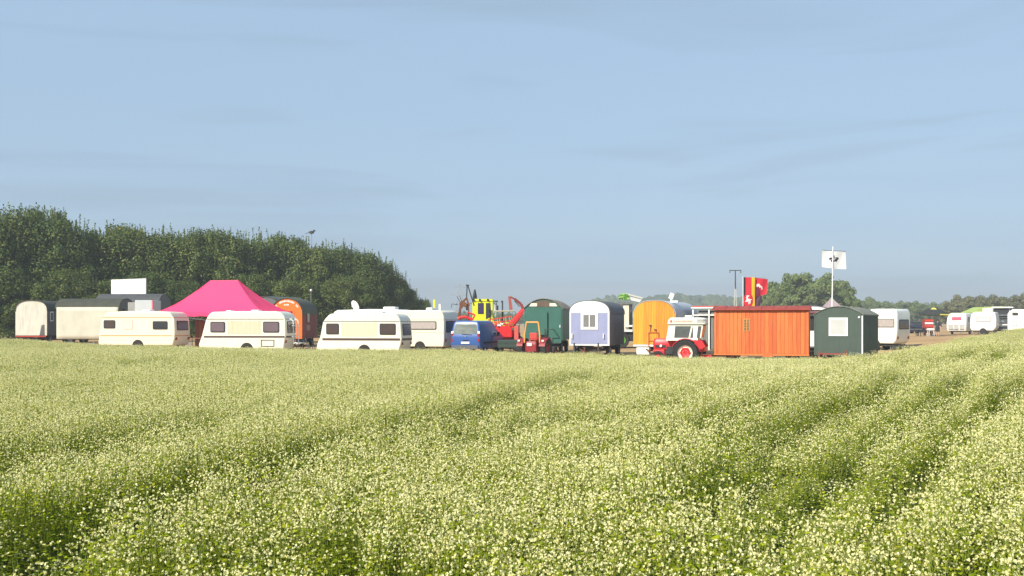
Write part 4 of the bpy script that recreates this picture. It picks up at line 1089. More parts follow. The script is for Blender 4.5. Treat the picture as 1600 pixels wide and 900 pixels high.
# ------------------------------------------------------------------ blue van seen from the rear
def van():
    t = thing('blue_van', 'metallic blue panel van parked with its tailgate to the field', 'van', 727, 60.5, theta(727, 19))
    MBL = paint('blue_metallic', (.04, .105, .33), .3, .06, 2, metal=.0, spec=.5)
    W2, Ln = .93, 4.75
    MB().rings([(.30, -W2 + .03, W2 - .03, .03, Ln - .1, .10), (.45, -W2, W2, 0, Ln, .11), (.95, -W2, W2, -.02, Ln, .11), (1.08, -W2 + .01, W2 - .01, .0, Ln - .25, .11),
                (1.30, -W2 + .05, W2 - .05, .05, Ln - 1.05, .11), (1.74, -W2 + .11, W2 - .11, .13, Ln - 1.6, .12), (1.90, -W2 + .17, W2 - .17, .20, Ln - 1.85, .12), (1.97, -W2 + .30, W2 - .30, .36, Ln - 2.15, .12)], 6).build('body', MBL, t, smooth=True)
    g = MB().plate([(-.74, .03, 1.13), (.74, .03, 1.13), (.68, .13, 1.76), (-.68, .13, 1.76)], .015, .12).build('rear_window', paint('painted_reflection_glass', (.20, .22, .19), .08, .5, 1.5, spec=.9, stretch=(.6, 1, 2.5)), t)  # uneven pale grey base colour imitates sky reflected in the tilted pane
    MB().obox((.1, -.01, 1.15), (.62, .03, .03), (0, R(4), 0)).build('wiper', M_BLACK, g)
    MB().plate([(-.80, -.035, .30), (.80, -.035, .30), (.80, -.04, .52), (-.80, -.04, .52)], .05, .05).build('bumper', paint('dark_bumper', (.10, .11, .13), .6), t)
    MB().plate([(-.25, -.03, .60), (.27, -.03, .60), (.27, -.03, .72), (-.25, -.03, .72)], .02, .01).build('number_plate', M_WHP, t)
    MB().plate([(-.16, -.035, .79), (.2, -.035, .79), (.2, -.035, .83), (-.16, -.035, .83)], .02, .01).build('tailgate_handle', M_BLACK, t)
    MB().prism([(0.02, .98), (.07, 1.04), (.02, 1.10), (-.03, 1.04)], -.055, -.01, 'y').build('badge', M_ZINC, t)
    for s in (-1, 1):
        x0, x1 = sorted((s * .77, s * .90))
        MB().plate([(x0, -.02, .72), (x1, -.0, .72), (x1 - s * .02, .03, 1.2), (x0 - s * .02, .02, 1.2)], .02, .04).build('tail_light', M_LAMP, t)
        MB().plate([(x0, .015, 1.2), (x1 - .0, .03, 1.2), (x1 - s * .03, .06, 1.34), (x0 - s * .02, .05, 1.34)], .02, .03).build('indicator', M_WHP, t)
        MB().obox((s * 1.02, 3.3, 1.15), (.16, .12, .24)).build('wing_mirror', M_BLACK, t, bevel=.03)
        X = s * (W2 - .035)
        q = [(X, 2.35, 1.18), (X, 3.45, 1.15), (s * (W2 - .125), 2.98, 1.66), (s * (W2 - .125), 2.35, 1.66)]
        if s < 0: q = [q[1], q[0], q[3], q[2]]
        MB().plate(q, .012, .06, .01).build('side_window', M_GLASS, t)
        MB().box(s * W2 - .012, s * W2 + .012, .6, Ln - .9, .60, .70).build('rubbing_strip', M_BLACK, t)
        MB().box(s * (W2 + .004) - .01, s * (W2 + .004) + .01, 2.22, 2.24, .4, 1.1).build('door_seam', M_BLACK, t)
        MB().obox((s * (W2 + .01), 2.45, .98), (.04, .16, .04)).build('door_handle', M_BLACK, t)
        for y in (.95, 3.85): wheel(t, (s * (W2 - .10), y, .32), .32, .21, M_ZINC)
    MB().plate([(.78, 4.38, 1.12), (-.78, 4.38, 1.12), (-.7, 3.25, 1.74), (.7, 3.25, 1.74)], .012, .1).build('windscreen', M_GLASS, t)
van()

# ------------------------------------------------------------------ red and white cab tractor, side on, nose to the left
def cab_tractor():
    t = thing('cab_tractor', 'red tractor with boxy cream-white cab and red-centred rear wheel', 'tractor', 1070, 52.2, theta(1070, 7))
    MRD = paint('tractor_red', (.62, .02, .03), .4, .08, 3, streak=.08); MCW = paint('cab_white', (.82, .80, .70), .4, .05, 2, streak=.08)
    MB().rings([(.78, -1.66, -.45, .62, 1.18, .08), (.86, -1.70, -.4, .58, 1.22, .10), (1.22, -1.70, -.4, .58, 1.22, .12), (1.36, -1.66, -.4, .66, 1.14, .14)], 5).build('bonnet', MRD, t, smooth=True)
    MB().plate([(-1.705, 1.14, .86), (-1.705, .66, .86), (-1.70, .68, 1.22), (-1.70, 1.12, 1.22)], .012, .03).build('grille', M_BLACK, t)
    MB().box(-1.62, -.3, .66, 1.14, .50, .80).build('engine_block', M_STEEL, t); MB().box(-1.72, -1.12, .60, 1.20, .44, .775).build('front_support', MRD, t, bevel=.03)
    MB().box(-1.60, -1.05, .575, .59, .88, 1.02).build('bonnet_vent', M_BLACK, t)
    for y in (.54, 1.26): MB().lathe([(.001, -.05), (.06, -.05), (.075, .02)], (-1.30, y, .98), 'y', 14).build('headlight', M_WHP, t)
    MB().box(-1.0, .75, .52, 1.28, .55, .95).build('gearbox', M_STEEL, t)
    # cab: raked front, upright rear, separate roof
    P = [(-.98, 1.30), (-.84, 2.08), (.86, 2.08), (.62, 1.30)]
    def quadr(x0, z0, x1, z1): return x0, z0, x1, z1
    def xf(z): return -.98 + (z - 1.30) / .78 * .14
    def xr(z): return .62 + (z - 1.30) / .78 * .24
    cab = MB()
    cab.prism([(-.98, 1.26), (-.975, 1.40), (.64, 1.40), (.62, 1.26)], .18, 1.62, 'y')           # sill
    for y0, y1 in ((.18, .24), (1.56, 1.62)):
        cab.prism([(xf(1.4), 1.4), (xf(2.06), 2.06), (xf(2.06) + .34, 2.06), (xf(1.4) + .40, 1.4)], y0, y1, 'y')
        cab.prism([(.17, 1.4), (.30, 2.0), (.38, 2.0), (.25, 1.4)], y0, y1, 'y')
        cab.prism([(.40, 1.4), (.40, 2.06), (.66, 2.06), (.58, 1.4)], y0, y1, 'y')
        cab.prism([(.74, 1.4), (.84, 2.06), (.90, 2.06), (.80, 1.4)], y0, y1, 'y')
        cab.prism([(xf(2.0), 2.0), (xf(2.09), 2.09), (.88, 2.09), (.86, 2.0)], y0 + .002, y1 - .002, 'y')
    cab.build('cab_frame', MCW, t)
    MB().prism([(xf(1.41) + .02, 1.41), (xf(2.0) + .02, 2.0), (.84, 2.0), (.74, 1.41)], .215, .225, 'y').build('side_glass', paint('smoked_glass', (.10, .11, .11), .08, .25, 3, spec=.8), t)
    MB().prism([(xf(1.41) + .02, 1.41), (xf(2.0) + .02, 2.0), (.84, 2.0), (.74, 1.41)], 1.575, 1.585, 'y').build('side_glass', MATS['smoked_glass'], t)
    MB().plate([(xr(1.45) + .1, .30, 1.42), (xr(1.45) + .1, 1.5, 1.42), (xr(2.0) + .04, 1.5, 2.0), (xr(2.0) + .04, .3, 2.0)], .012, .05).build('rear_window', MATS['smoked_glass'], t)
    MB().plate([(xf(1.4) + .02, 1.5, 1.42), (xf(1.4) + .02, .3, 1.42), (xf(2) + .02, .3, 2.0), (xf(2) + .02, 1.5, 2.0)], .012, .05).build('windscreen', MATS['smoked_glass'], t)
    MB().rings([(2.10, -.88, 1.02, .12, 1.68, .10), (2.14, -.92, 1.04, .10, 1.70, .12), (2.36, -.84, .98, .12, 1.68, .12), (2.44, -.76, .86, .2, 1.6, .12)], 5).build('cab_roof', MCW, t, smooth=True)
    MB().box(-.86, 1.0, .13, 1.67, 2.075, 2.11).build('roof_seal', M_GREYT, t)
    MB().rings([(2.42, -.10, .30, .7, 1.1, .05), (2.56, -.08, .28, .72, 1.08, .05)], 4).build('roof_ventilator', MCW, t)
    for z in (2.20, 2.30): MB().box(.60, .96, .095, .125, z, z + .045).build('roof_louvre', M_GREYT, t)
    cu = bpy.data.curves.new('lettering', 'FONT'); cu.body = 'International'; cu.size = .19; cu.extrude = .003
    tmp = bpy.data.objects.new('lettering', cu); col.objects.link(tmp); bpy.context.view_layer.update()
    me = bpy.data.meshes.new_from_object(tmp.evaluated_get(bpy.context.evaluated_depsgraph_get())); bpy.data.objects.remove(tmp)
    me.materials.clear(); me.materials.append(paint('faded_red_letters', (.70, .22, .15), .5))
    lt = bpy.data.objects.new('lettering', me); col.objects.link(lt); lt.parent = t; lt.location = (-.60, .088, 2.21); lt.rotation_euler = (R(84), 0, 0)
    MB().plate([(-.76, .098, 2.19), (-.66, .098, 2.19), (-.66, .105, 2.31), (-.76, .105, 2.31)], .008).build('emblem', paint('red_emblem', (.65, .05, .05), .5), t)
    # seat and steering wheel inside the cab
    MB().box(-.05, .45, .6, 1.2, 1.27, 1.42).build('seat', M_BLACK, t, bevel=.05); MB().obox((.47, .9, 1.66), (.12, .55, .5), (0, R(8), 0)).build('seat_back', M_BLACK, t, bevel=.04)
    MB().lathe([(.17, -.012), (.19, 0), (.17, .012)], (-.42, .9, 1.62), 'x', 18).build('steering_wheel', M_BLACK, t)
    # mudguards
    for y0, y1 in ((.06, .50), (1.30, 1.74)):
        pts = []
        for k in range(13):
            a = R(150 - 11.5 * k); pts.append((.02 + .76 * math.cos(a), .64 + .74 * math.sin(a)))
        inn = [(.02 + (x - .02) * .95, .64 + (z - .64) * .95) for x, z in pts]
        MB().prism(pts + inn[::-1], y0, y1, 'y').build('mudguard', MRD, t)
    MB().prism([(.42, 1.30), (.86, 1.27), (1.02, .98), (.84, .82), (.55, .94)], .10, .16, 'y').prism([(.42, 1.30), (.86, 1.27), (1.02, .98), (.84, .82), (.55, .94)], 1.64, 1.70, 'y').build('rear_wing', MRD, t)
    MB().box(.55, .95, .3, 1.5, .70, .95).build('rear_housing', MRD, t)
    for y in (.10, 1.70):
        w = wheel(t, (.02, y, .645), .645, .36, paint('cream_rim', (.82, .78, .66), .45), 'y', hub=.58, name='rear_wheel', n=36)
        s = -1 if y < 1 else 1
        mb = MB().lathe([(.001, s * .10), (.10, s * .11), (.13, s * .08), (.25, s * .10), (.27, s * .03)], (.02, y, .645), 'y', 18); mb.build('wheel_centre', MRD, w, smooth=True)
        for k in range(6):
            a = 2 * math.pi * k / 6; MB().obox((.02 + .24 * math.cos(a), y + s * .06, .645 + .24 * math.sin(a)), (.08, .12, .07), (0, -a, 0)).build('wheel_lug', MRD, w)
        mb = MB()
        for k in range(28):
            a = 2 * math.pi * k / 28; mb.obox((.02 + .64 * math.cos(a), y, .645 + .64 * math.sin(a)), (.05, .36, .05), (0, -a, R(14 if k % 2 else -14)))
        mb.build('tread', M_RUB, w)
    for y in (.20, 1.60): wheel(t, (-1.42, y, .36), .36, .2, MRD, 'y', name='front_wheel')
    MB().box(-1.50, -1.34, .2, 1.6, .33, .42).build('front_axle', MRD, t)
    MB().box(.70, 1.25, .6, 1.2, .42, .52).build('drawbar_hitch', MRD, t)
    MB().cyl((-1.0, .8, 1.3), (-1.0, .8, 1.5), .03).build('exhaust', M_STEEL, t)
cab_tractor()

# ------------------------------------------------------------------ small red tractor with orange roll bar, rear to the field
def small_tractor():
    t = thing('small_tractor', 'small old red tractor with orange roll-over bar beside the dark green wagon', 'tractor', 829, 56.5, theta(829, 24))
    MRD = paint('old_tractor_red', (.27, .012, .016), .5, .15, 3, streak=.15); MOR = paint('orange_rollbar', (.85, .36, .07), .5, .08)
    for s in (-1, 1):
        w = wheel(t, (s * .70, .55, .52), .52, .30, MRD, hub=.5, name='rear_wheel', n=28)
        mb = MB()
        for k in range(22):
            a = 2 * math.pi * k / 22; mb.obox((s * .70, .55 + .515 * math.cos(a), .52 + .515 * math.sin(a)), (.30, .045, .045), (a, 0, 0))
        mb.build('tread', M_RUB, w)
        pts = [(.55 + .60 * math.cos(R(165 - 12 * k)), .52 + .60 * math.sin(R(165 - 12 * k))) for k in range(12)]
        inn = [(.55 + (y - .55) * .93, .52 + (z - .52) * .93) for y, z in pts]
        x0, x1 = sorted((s * .50, s * .86)); MB().prism(pts + inn[::-1], x0, x1, 'x').build('mudguard', MRD, t)
        MB().obox((s * .72, .02, .98), (.14, .06, .10)).build('tail_light', M_WHP, t, bevel=.02)
        wheel(t, (s * .58, 2.05, .32), .32, .17, MRD, name='front_wheel')
    MB().rings([(.36, -.34, .34, .0, .75, .06), (.78, -.34, .34, .0, .75, .08), (.95, -.30, .30, .06, .7, .08)], 4).build('rear_housing', MRD, t)
    MB().plate([(-.20, -.02, .70), (.08, -.02, .70), (.08, -.02, .86), (-.20, -.02, .86)], .02, .01).build('number_plate', M_WHP, t)
    MB().rings([(.48, -.24, .24, .95, 2.45, .08), (1.0, -.24, .24, .95, 2.45, .10), (1.16, -.18, .18, .95, 2.4, .12)], 5).build('bonnet', MRD, t, smooth=True)
    MB().rings([(1.0, -.24, .24, .40, .80, .08), (1.08, -.24, .24, .40, .80, .08)], 4).obox((0, .40, 1.25), (.44, .07, .34)).build('seat', paint('seat_red', (.55, .05, .04), .5), t, bevel=.02)
    MB().lathe([(.17, -.012), (.19, 0), (.17, .012)], (0, 1.0, 1.28), 'y', 18).cyl((0, 1.0, 1.28), (0, 1.15, 1.0), .02).build('steering_wheel', M_BLACK, t)
    MB().tube([(-.46, .2, .86), (-.46, .22, 1.30), (-.36, .24, 2.0), (.36, .24, 2.0), (.46, .22, 1.30), (.46, .2, .86)], .042, 8).build('roll_bar', MOR, t)
    mb = MB()
    for s in (-1, 1): mb.bar((s * .25, 0, .42), (s * .36, -.62, .36), .035)
    mb.bar((-.36, -.62, .36), (.36, -.62, .36), .035); mb.build('linkage', M_STEEL, t)
    MB().cyl((.16, 1.8, 1.12), (.16, 1.8, 1.5), .03).build('exhaust', M_STEEL, t)
small_tractor()

# ------------------------------------------------------------------ machinery behind the van
class Px:
    """photo points at a chosen distance, in the frame of a thing standing there"""
    def __init__(s, root, d): s.r = root; s.d = d
    def __call__(s, px, py, dy=0.0):
        d = s.d
        return Vector(((px - 800) / F * d - s.r.location.x, d + dy - s.r.location.y, CAMZ + (HY - py) / F * d - s.r.location.z))
MYG = paint('lime_yellow_paint', (.72, .76, .02), .45, .06, 2)
MRB = paint('bright_red_machine', (.72, .018, .022), .45, .12, 3, streak=.1)
def yellow_tractor():
    t = thing('cab_tractor', 'lime-yellow cab tractor with black windows showing above the blue van', 'tractor', 754, 74, 0)
    P = Px(t, 74)
    a, b_ = P(738, 472), P(770, 472); zt = P(750, 467).z
    x0, x1 = a.x, b_.x
    MB().rings([(zt - .16, x0 - .06, x1 + .04, -.05, 1.6, .10), (zt - .04, x0 - .04, x1 + .02, -.03, 1.58, .12), (zt, x0 + .08, x1 - .1, .1, 1.5, .12)], 5).build('cab_roof', MYG, t, smooth=True)
    MB().box(x0, x0 + .42, 0, 1.5, 1.1, zt - .162).box(x0 + .422, x0 + .80, 0, 1.5, 1.1, 2.50).box(x0 + .802, x1 - .02, 0, 1.5, 1.1, zt - .162).box(x0 + .421, x0 + .801, .02, 1.48, zt - .34, zt - .165).build('cab', MYG, t)
    win(t, [(x0 + .40, -.005, 2.48), (x0 + .82, -.005, 2.48), (x0 + .82, -.005, zt - .3), (x0 + .40, -.005, zt - .3)], .06, M_BLACK, paint('violet_glass', (.05, .03, .12), .1), .02, 0)
    win(t, [(x0 + .98, -.005, 2.1), (x0 + 1.36, -.005, 2.3), (x0 + 1.30, -.005, zt - .3), (x0 + .98, -.005, zt - .3)], .04, M_BLACK, M_GLASS, .02, 0)
    MB().rings([(.95, x1 - .05, x1 + 1.5, .3, 1.2, .1), (1.7, x1 - .05, x1 + 1.5, .3, 1.2, .12), (1.85, x1 - .05, x1 + 1.4, .4, 1.1, .12)], 5).build('bonnet', MYG, t, smooth=True)
    MB().box(x0 - .3, x1 + 1.4, .4, 1.1, .6, 1.095).build('chassis', M_STEEL, t)
    for y in (-.1, 1.6):
        wheel(t, (x0 + .6, y, .75), .75, .4, MYG, 'y', name='rear_wheel'); wheel(t, (x1 + 1.1, y, .5), .5, .3, MYG, 'y', name='front_wheel')
    MB().box(x0 + .05, x1 - .3, -.10, -.02, 1.75, 1.95).build('grab_rail', M_WHP, t)
    for k, xx in enumerate((x0 + .1, x0 + .55, x1 - .35)): MB().lathe([(.001, -.06), (.07, -.06), (.09, .03)], (xx, -.08, zt - .08), 'y', 12).build('work_lamp', M_BLACK, t)
    for s in (-1, 1): MB().tube([(x0 - .05 if s < 0 else x1 + .02, 0, zt - .3), (x0 - .35 if s < 0 else x1 + .3, -.1, zt - .45)], .02).obox((x0 - .38 if s < 0 else x1 + .33, -.1, zt - .65), (.16, .05, .34)).build('wing_mirror', M_BLACK, t)
    c = P(741.5, 462)
    MB().cyl((c.x, .5, zt - .05), (c.x, .5, zt + .25), .16, .15, 10).cyl((c.x, .5, zt + .25), (c.x, .5, zt + .70), .15, .05, 10).build('rotating_beacon', M_BLACK, t)
    MB().tube([(x1 + .1, .2, 1.85), (x1 + .16, .2, 2.4), (x1 + .1, .2, zt - .2)], .05).build('exhaust', M_WHP, t)
yellow_tractor()

def grapple():
    t = thing('timber_crane', 'rusty timber crane with black folded mast beside the lime-yellow tractor', 'crane', 727, 72, 0)
    P = Px(t, 72)
    def q(a, b_=0): return P(a[0], a[1], b_)
    MB().bar(q((741, 478)), q((731, 446)), .09, .07).bar(q((730, 446)), q((729, 466)), .075).bar(q((728, 445.5)), q((733, 446)), .09).build('mast', M_BLACK, t)
    mb = MB()
    mb.bar(q((729, 466)), q((720, 474)), .12).bar(q((720, 474)), q((716, 498)), .12).bar(q((729, 466)), q((733, 478)), .13).bar(q((722, 471)), q((731, 477)), .14).bar(q((726, 468)), q((721, 482)), .12)
    mb.obox(q((724, 475)), (.5, .3, .3), (0, .5, 0)); mb.build('rotator', M_RUST, t)
    mb = MB()
    for a, c in (((720, 474), (714, 463)), ((722, 472), (718, 462)), ((716, 476), (706, 475)), ((706, 475), (705, 481)), ((714, 474), (712, 477))): mb.bar(q(a), q(c), .035)
    mb.build('hydraulic_hoses', M_STEEL, t)
    MB().tube([q((712, 500)), q((718, 496)), q((728, 495)), q((738, 500))], .10).tube([q((738, 500)), q((742, 492)), q((730, 488))], .06).build('red_frame', MRB, t)
    z0 = q((720, 503)).z
    MB().box(-1.6, 1.3, -.2, 1.2, .7, .95).build('trailer_bed', M_STEEL, t)
    MB().bar((-.35, .3, .9), q((720, 480)), .11).build('pillar', paint('grey_pillar', (.28, .27, .25), .6), t)
    MB().bar((.25, .3, .9), q((732, 478)), .10).build('pillar', M_RUST, t)
    for x in (-1.1, .9):
        for y in (-.15, 1.15): wheel(t, (x, y, .45), .45, .28, MRB, 'y')
grapple()

def red_loader():
    t = thing('red_loader', 'bright red loader with folded dark boom beside the small red tractor', 'loader', 795, 66, 0)
    P = Px(t, 66); q = lambda a, b_=0: P(a[0], a[1], b_)
    MB().rings([(.55, -1.0, .75, 0, 1.4, .1), (1.15, -1.0, .75, 0, 1.4, .12), (1.30, -.9, .6, .1, 1.3, .12)], 5).build('chassis', MRB, t)
    MB().obox(q((791, 518), -.1), (.75, .4, .75)).build('engine_cover', MRB, t, bevel=.04); MB().obox(q((777, 514), .1), (.5, .5, .7), (0, .3, 0)).build('front_cover', MRB, t, bevel=.05); MB().lathe([(.16, -.05), (.24, -.03), (.24, .05), (.1, .05)], q((787, 510), -.25), 'y', 16).build('hose_reel', MRB, t)
    MB().obox(q((807, 521), -.1), (.28, .5, .95)).build('side_tank', paint('pale_red_tank', (.70, .12, .10), .5), t, bevel=.04)
    MB().bar(q((795, 508), -.3), q((816, 484), -.3), .17).bar(q((801, 512), .5), q((818, 486), .5), .15).bar(q((800, 505), .1), q((818, 483), .1), .2).build('lift_arm', MRB, t)
    MB().bar(q((818, 484), .1), q((814, 475), .1), .19).bar(q((814, 475), .1), q((804, 467), .1), .16).bar(q((804, 467), .1), q((796, 463.5), .1), .11).build('boom', paint('dark_red_boom', (.22, .035, .03), .6, .2), t)
    MB().bar(q((796, 463), .1), q((798.5, 484), .1), .17, .22).build('dipper', paint('rust_red_dipper', (.34, .08, .06), .6, .2), t)
    MB().bar(q((812, 479), .1), q((804, 470), .1), .05).build('ram', M_BLACK, t)
    mb = MB()
    rr = random.Random(9)
    for i in range(9):
        a = (rr.uniform(772, 814), rr.uniform(503, 520)); c = (a[0] + rr.uniform(-8, 8), a[1] + rr.uniform(-6, 6)); mb.bar(q(a, -.15), q(c, -.15), .04)
    mb.build('hydraulic_lines', M_STEEL, t)
    mb = MB().obox(q((780, 508), -.2), (.25, .2, .12)).obox(q((784, 506), -.2), (.2, .2, .1)); mb.build('white_plate', M_WHP, t)
    for x in (-.75, .55):
        for y in (0, 1.4): wheel(t, (x, y, .5), .5, .34, MRB, 'y')
red_loader()

def canopy_tractor():
    t = thing('canopy_tractor', 'vintage green and orange tractor under a flat canopy behind the red loader', 'tractor', 783, 72, 0)
    P = Px(t, 72); q = lambda a, b_=0: P(a[0], a[1], b_)
    a, b_ = q((771, 487)), q((803, 484)); MB().box(a.x, b_.x, -.2, 1.4, a.z, a.z + .08).build('canopy_roof', paint('straw_canopy', (.50, .45, .30), .8, .2), t, bevel=.02)
    for x in (a.x + .05, (a.x + b_.x) / 2, b_.x - .08):
        for y in (-.15, 1.35): MB().bar((x, y, .9), (x, y, a.z), .035).build('post', paint('green_post', (.05, .13, .05), .6), t)
    MB().rings([(.9, -1.0, .1, .2, 1.0, .1), (1.75, -1.0, .1, .2, 1.0, .12), (1.95, -.9, .0, .3, .9, .12)], 5).build('bonnet', paint('machine_orange', (.72, .24, .05), .5, .2), t)
    MB().rings([(.8, .12, 1.0, .0, 1.2, .1), (1.6, .12, 1.0, .0, 1.2, .1)], 5).build('body', paint('machine_green', (.07, .16, .05), .5, .25), t)
    mb = MB()
    for x in (-.8, -.5, -.2, .3, .6): mb.box(x, x + .08, -.02 if x > .1 else .17, .0 if x > .1 else .19, 1.2, 1.8)
    mb.build('yellow_ribs', paint('yellow_rib', (.75, .62, .12), .5), t)
    c = q((785, 471)); MB().cyl((c.x, .5, 1.7), (c.x, .5, c.z), .05).cyl((c.x - .1, .5, c.z), (c.x + .05, .5, c.z + .02), .055).build('exhaust', M_STEEL, t)
    c = q((800, 490)); MB().lathe([(.24, -.04), (.28, 0), (.24, .04)], (c.x, -.1, c.z - .05), 'y', 18).build('steering_wheel', MATS['green_post'], t)
    MB().box(-.9, .9, .3, .9, .55, .9).build('chassis', M_STEEL, t)
    for y in (-.1, 1.3):
        wheel(t, (.55, y, .7), .7, .35, MATS['machine_orange'], 'y', name='rear_wheel'); wheel(t, (-.75, y, .42), .42, .22, MATS['machine_orange'], 'y', name='front_wheel')
    # dark green frame seen beside the yellow cab
canopy_tractor()
b = thing('roofed_tractor', 'dark green tractor with open roofed cab behind the lime-yellow one', 'tractor', 772, 80, 0)
P = Px(b, 80); a, c = P(765, 471), P(775, 471)
MG2 = paint('dark_green_cab', (.045, .10, .05), .5)
MB().box(a.x - .1, c.x + .15, 0, 1.3, a.z - .02, a.z + .07).build('cab_roof', MG2, b, bevel=.02)
for x, k in ((a.x, .1), (c.x, .35)):
    for y in (.05, 1.25): MB().bar((x + k, y, 1.2), (x, y, a.z), .05).build('cab_post', MG2, b)
MB().rings([(.8, -.3, 2.0, .2, 1.1, .1), (1.6, -.3, 2.0, .2, 1.1, .1)], 4).build('bonnet', MG2, b); MB().box(-.8, .3, .1, 1.2, .7, 1.25).build('body', MG2, b)
for y in (0, 1.3):
    wheel(b, (-.3, y, .7), .7, .35, M_RUST, 'y', name='rear_wheel'); wheel(b, (1.5, y, .42), .42, .22, M_RUST, 'y', name='front_wheel')
b = thing('flatbed_trailer', 'low dark green flatbed trailer standing under the red loader arm', 'trailer', 793, 61, -8)
MB().box(-.6, 1.0, 0, 2.2, .36, .80).build('bed', paint('dark_green_bed', (.02, .045, .035), .6), b, bevel=.02)
MB().box(-.55, .95, -.02, -.002, .62, .72).build('side_board', MATS['dark_green_bed'], b)
for x in (-.5, .9): wheel(b, (x, 1.1, .27), .27, .16)
# yellow marker posts at the hedge end
for px, lab in ((678.5, 'yellow marker post at the hedge end beside the boxy cream caravan'), (687, 'white marker post beside the yellow one at the hedge end')):
    b = thing('marker_post', lab, 'post', px, 92)
    z = 3.0
    MB().box(-.04, .04, -.04, .04, 0, 2.6).build('stake', M_STEEL, b)
    MB().box(-.09, .09, -.07, .07, 2.6, 3.75 if px < 680 else 3.35).build('marker', MYG if px < 680 else M_WHP, b)

# ------------------------------------------------------------------ green harvester unloading arm behind lilac and yellow wagons
def harvester():
    t = thing('harvester', 'harvester with green unloading arm and cream cab behind the lilac wagon', 'harvester', 985, 74, 0)
    P = Px(t, 74); q = lambda a, b_=0: P(a[0], a[1], b_)
    MGR = paint('harvester_green', (.10, .30, .03), .5, .3, 6)
    a, c = q((968, 462)), q((981, 462)); 
    MB().rings([(a.z - .30, a.x, c.x, -.25, .35, .12), (a.z, a.x - .08, c.x + .06, -.3, .4, .15), (a.z + .13, a.x + .1, c.x - .05, -.2, .3, .12)], 5).build('spout', MGR, t)
    mb = MB(); rr = random.Random(4)
    for i in range(10): mb.obox(q((rr.uniform(966, 982), rr.uniform(459, 468)), -.3), (rr.uniform(.08, .2), .06, rr.uniform(.06, .16)), (0, rr.uniform(-.5, .5), 0))
    mb.build('spout_fittings', paint('light_green_fitting', (.30, .50, .14), .5), t)
    MB().bar(q((978, 459)), q((1004, 466)), .10).bar(q((982, 464)), q((1002, 469)), .10).build('auger_tube', paint('auger_grey', (.62, .60, .54), .5), t)
    MB().bar(q((982, 467), -.1), q((1000, 471), -.1), .12).build('white_tube', M_WHP, t)
    MB().box(q((974, 480)).x, q((983, 480)).x, 0, 1.2, 1.2, q((975, 476)).z).build('cab', M_CREAM, t, bevel=.03)
    MB().box(q((983.5, 480)).x, q((988, 480)).x, .02, 1.2, 1.2, q((986, 473)).z).build('cab_window', M_GLASS, t)
    MB().box(q((968, 474)).x, q((990, 474)).x, -.1, 1.3, q((968, 475.5)).z, q((968, 473)).z).build('cab_roof', M_GREYT, t)
    MB().box(-1.0, 1.6, -.1, 2.4, .55, 1.19).build('chassis', M_STEEL, t)
    MB().box(-.45, .1, -.35, -.11, 1.55, 1.68).build('white_rail', M_WHP, t); MB().box(-.45, .1, -.35, -.11, 1.2, 1.36).build('white_rail', M_WHP, t)
    for x in (-.7, 1.1):
        for y in (-.1, 2.4): wheel(t, (x, y, .6), .6, .4, MGR, 'y')
harvester()

# ------------------------------------------------------------------ flags, poles
def cloth(w, h, n, m, wave, phase, droop=0.0):
    V = []
    for j in range(m + 1):
        for i in range(n + 1):
            u, v = i / n, j / m
            V.append((u * w * (1 - .06 * v), wave * math.sin(u * 5.5 + v * 2.2 + phase) * (u * .8 + .2), -v * h - droop * u * u))
    return V, [(j * (n + 1) + i, j * (n + 1) + i + 1, (j + 1) * (n + 1) + i + 1, (j + 1) * (n + 1) + i) for j in range(m) for i in range(n)]
def flagmat(name, cells, base):
    """flat printed cloth: first rule that holds gives the colour; rules are (kind, params, colour) over local x and z"""
    m, t, b = new_mat(name); n = t.nodes.new; l = t.links.new
    tco = n('ShaderNodeTexCoord'); sp = n('ShaderNodeSeparateXYZ'); l(tco.outputs['Object'], sp.inputs[0])
    cur = None; col_in = n('ShaderNodeRGB'); col_in.outputs[0].default_value = (*base, 1); cur = col_in.outputs[0]
    def mathn(op, a, b_):
        k = n('ShaderNodeMath'); k.operation = op
        for i, v in enumerate((a, b_)):
            if hasattr(v, 'links'): l(v, k.inputs[i])
            else: k.inputs[i].default_value = v
        return k.outputs[0]
    for kind, p, c in cells:
        if kind == 'x': mask = mathn('MULTIPLY', mathn('GREATER_THAN', sp.outputs['X'], p[0]), mathn('LESS_THAN', sp.outputs['X'], p[1]))
        else:
            dx = mathn('DIVIDE', mathn('SUBTRACT', sp.outputs['X'], p[0]), p[2]); dz_ = mathn('DIVIDE', mathn('SUBTRACT', sp.outputs['Z'], p[1]), p[3])
            rr = mathn('ADD', mathn('MULTIPLY', dx, dx), mathn('MULTIPLY', dz_, dz_)); mask = mathn('LESS_THAN', rr, 1.0)
        mm = n('ShaderNodeMix'); mm.data_type = 'RGBA'; l(mask, mm.inputs['Factor']); l(cur, mm.inputs['A']); mm.inputs['B'].default_value = (*c, 1); cur = mm.outputs['Result']
    l(cur, b.inputs['Base Color']); b.inputs['Roughness'].default_value = .8
    tr = n('ShaderNodeBsdfTranslucent'); l(cur, tr.inputs['Color']); ms = n('ShaderNodeMixShader'); ms.inputs['Fac'].default_value = .25
    l(b.outputs[0], ms.inputs[1]); l(tr.outputs[0], ms.inputs[2]); l(ms.outputs[0], t.nodes['Material Output'].inputs['Surface'])
    return m
RED, YEL, BLK, WHI = (.72, .03, .05), (.85, .62, .03), (.03, .02, .025), (.85, .83, .80)
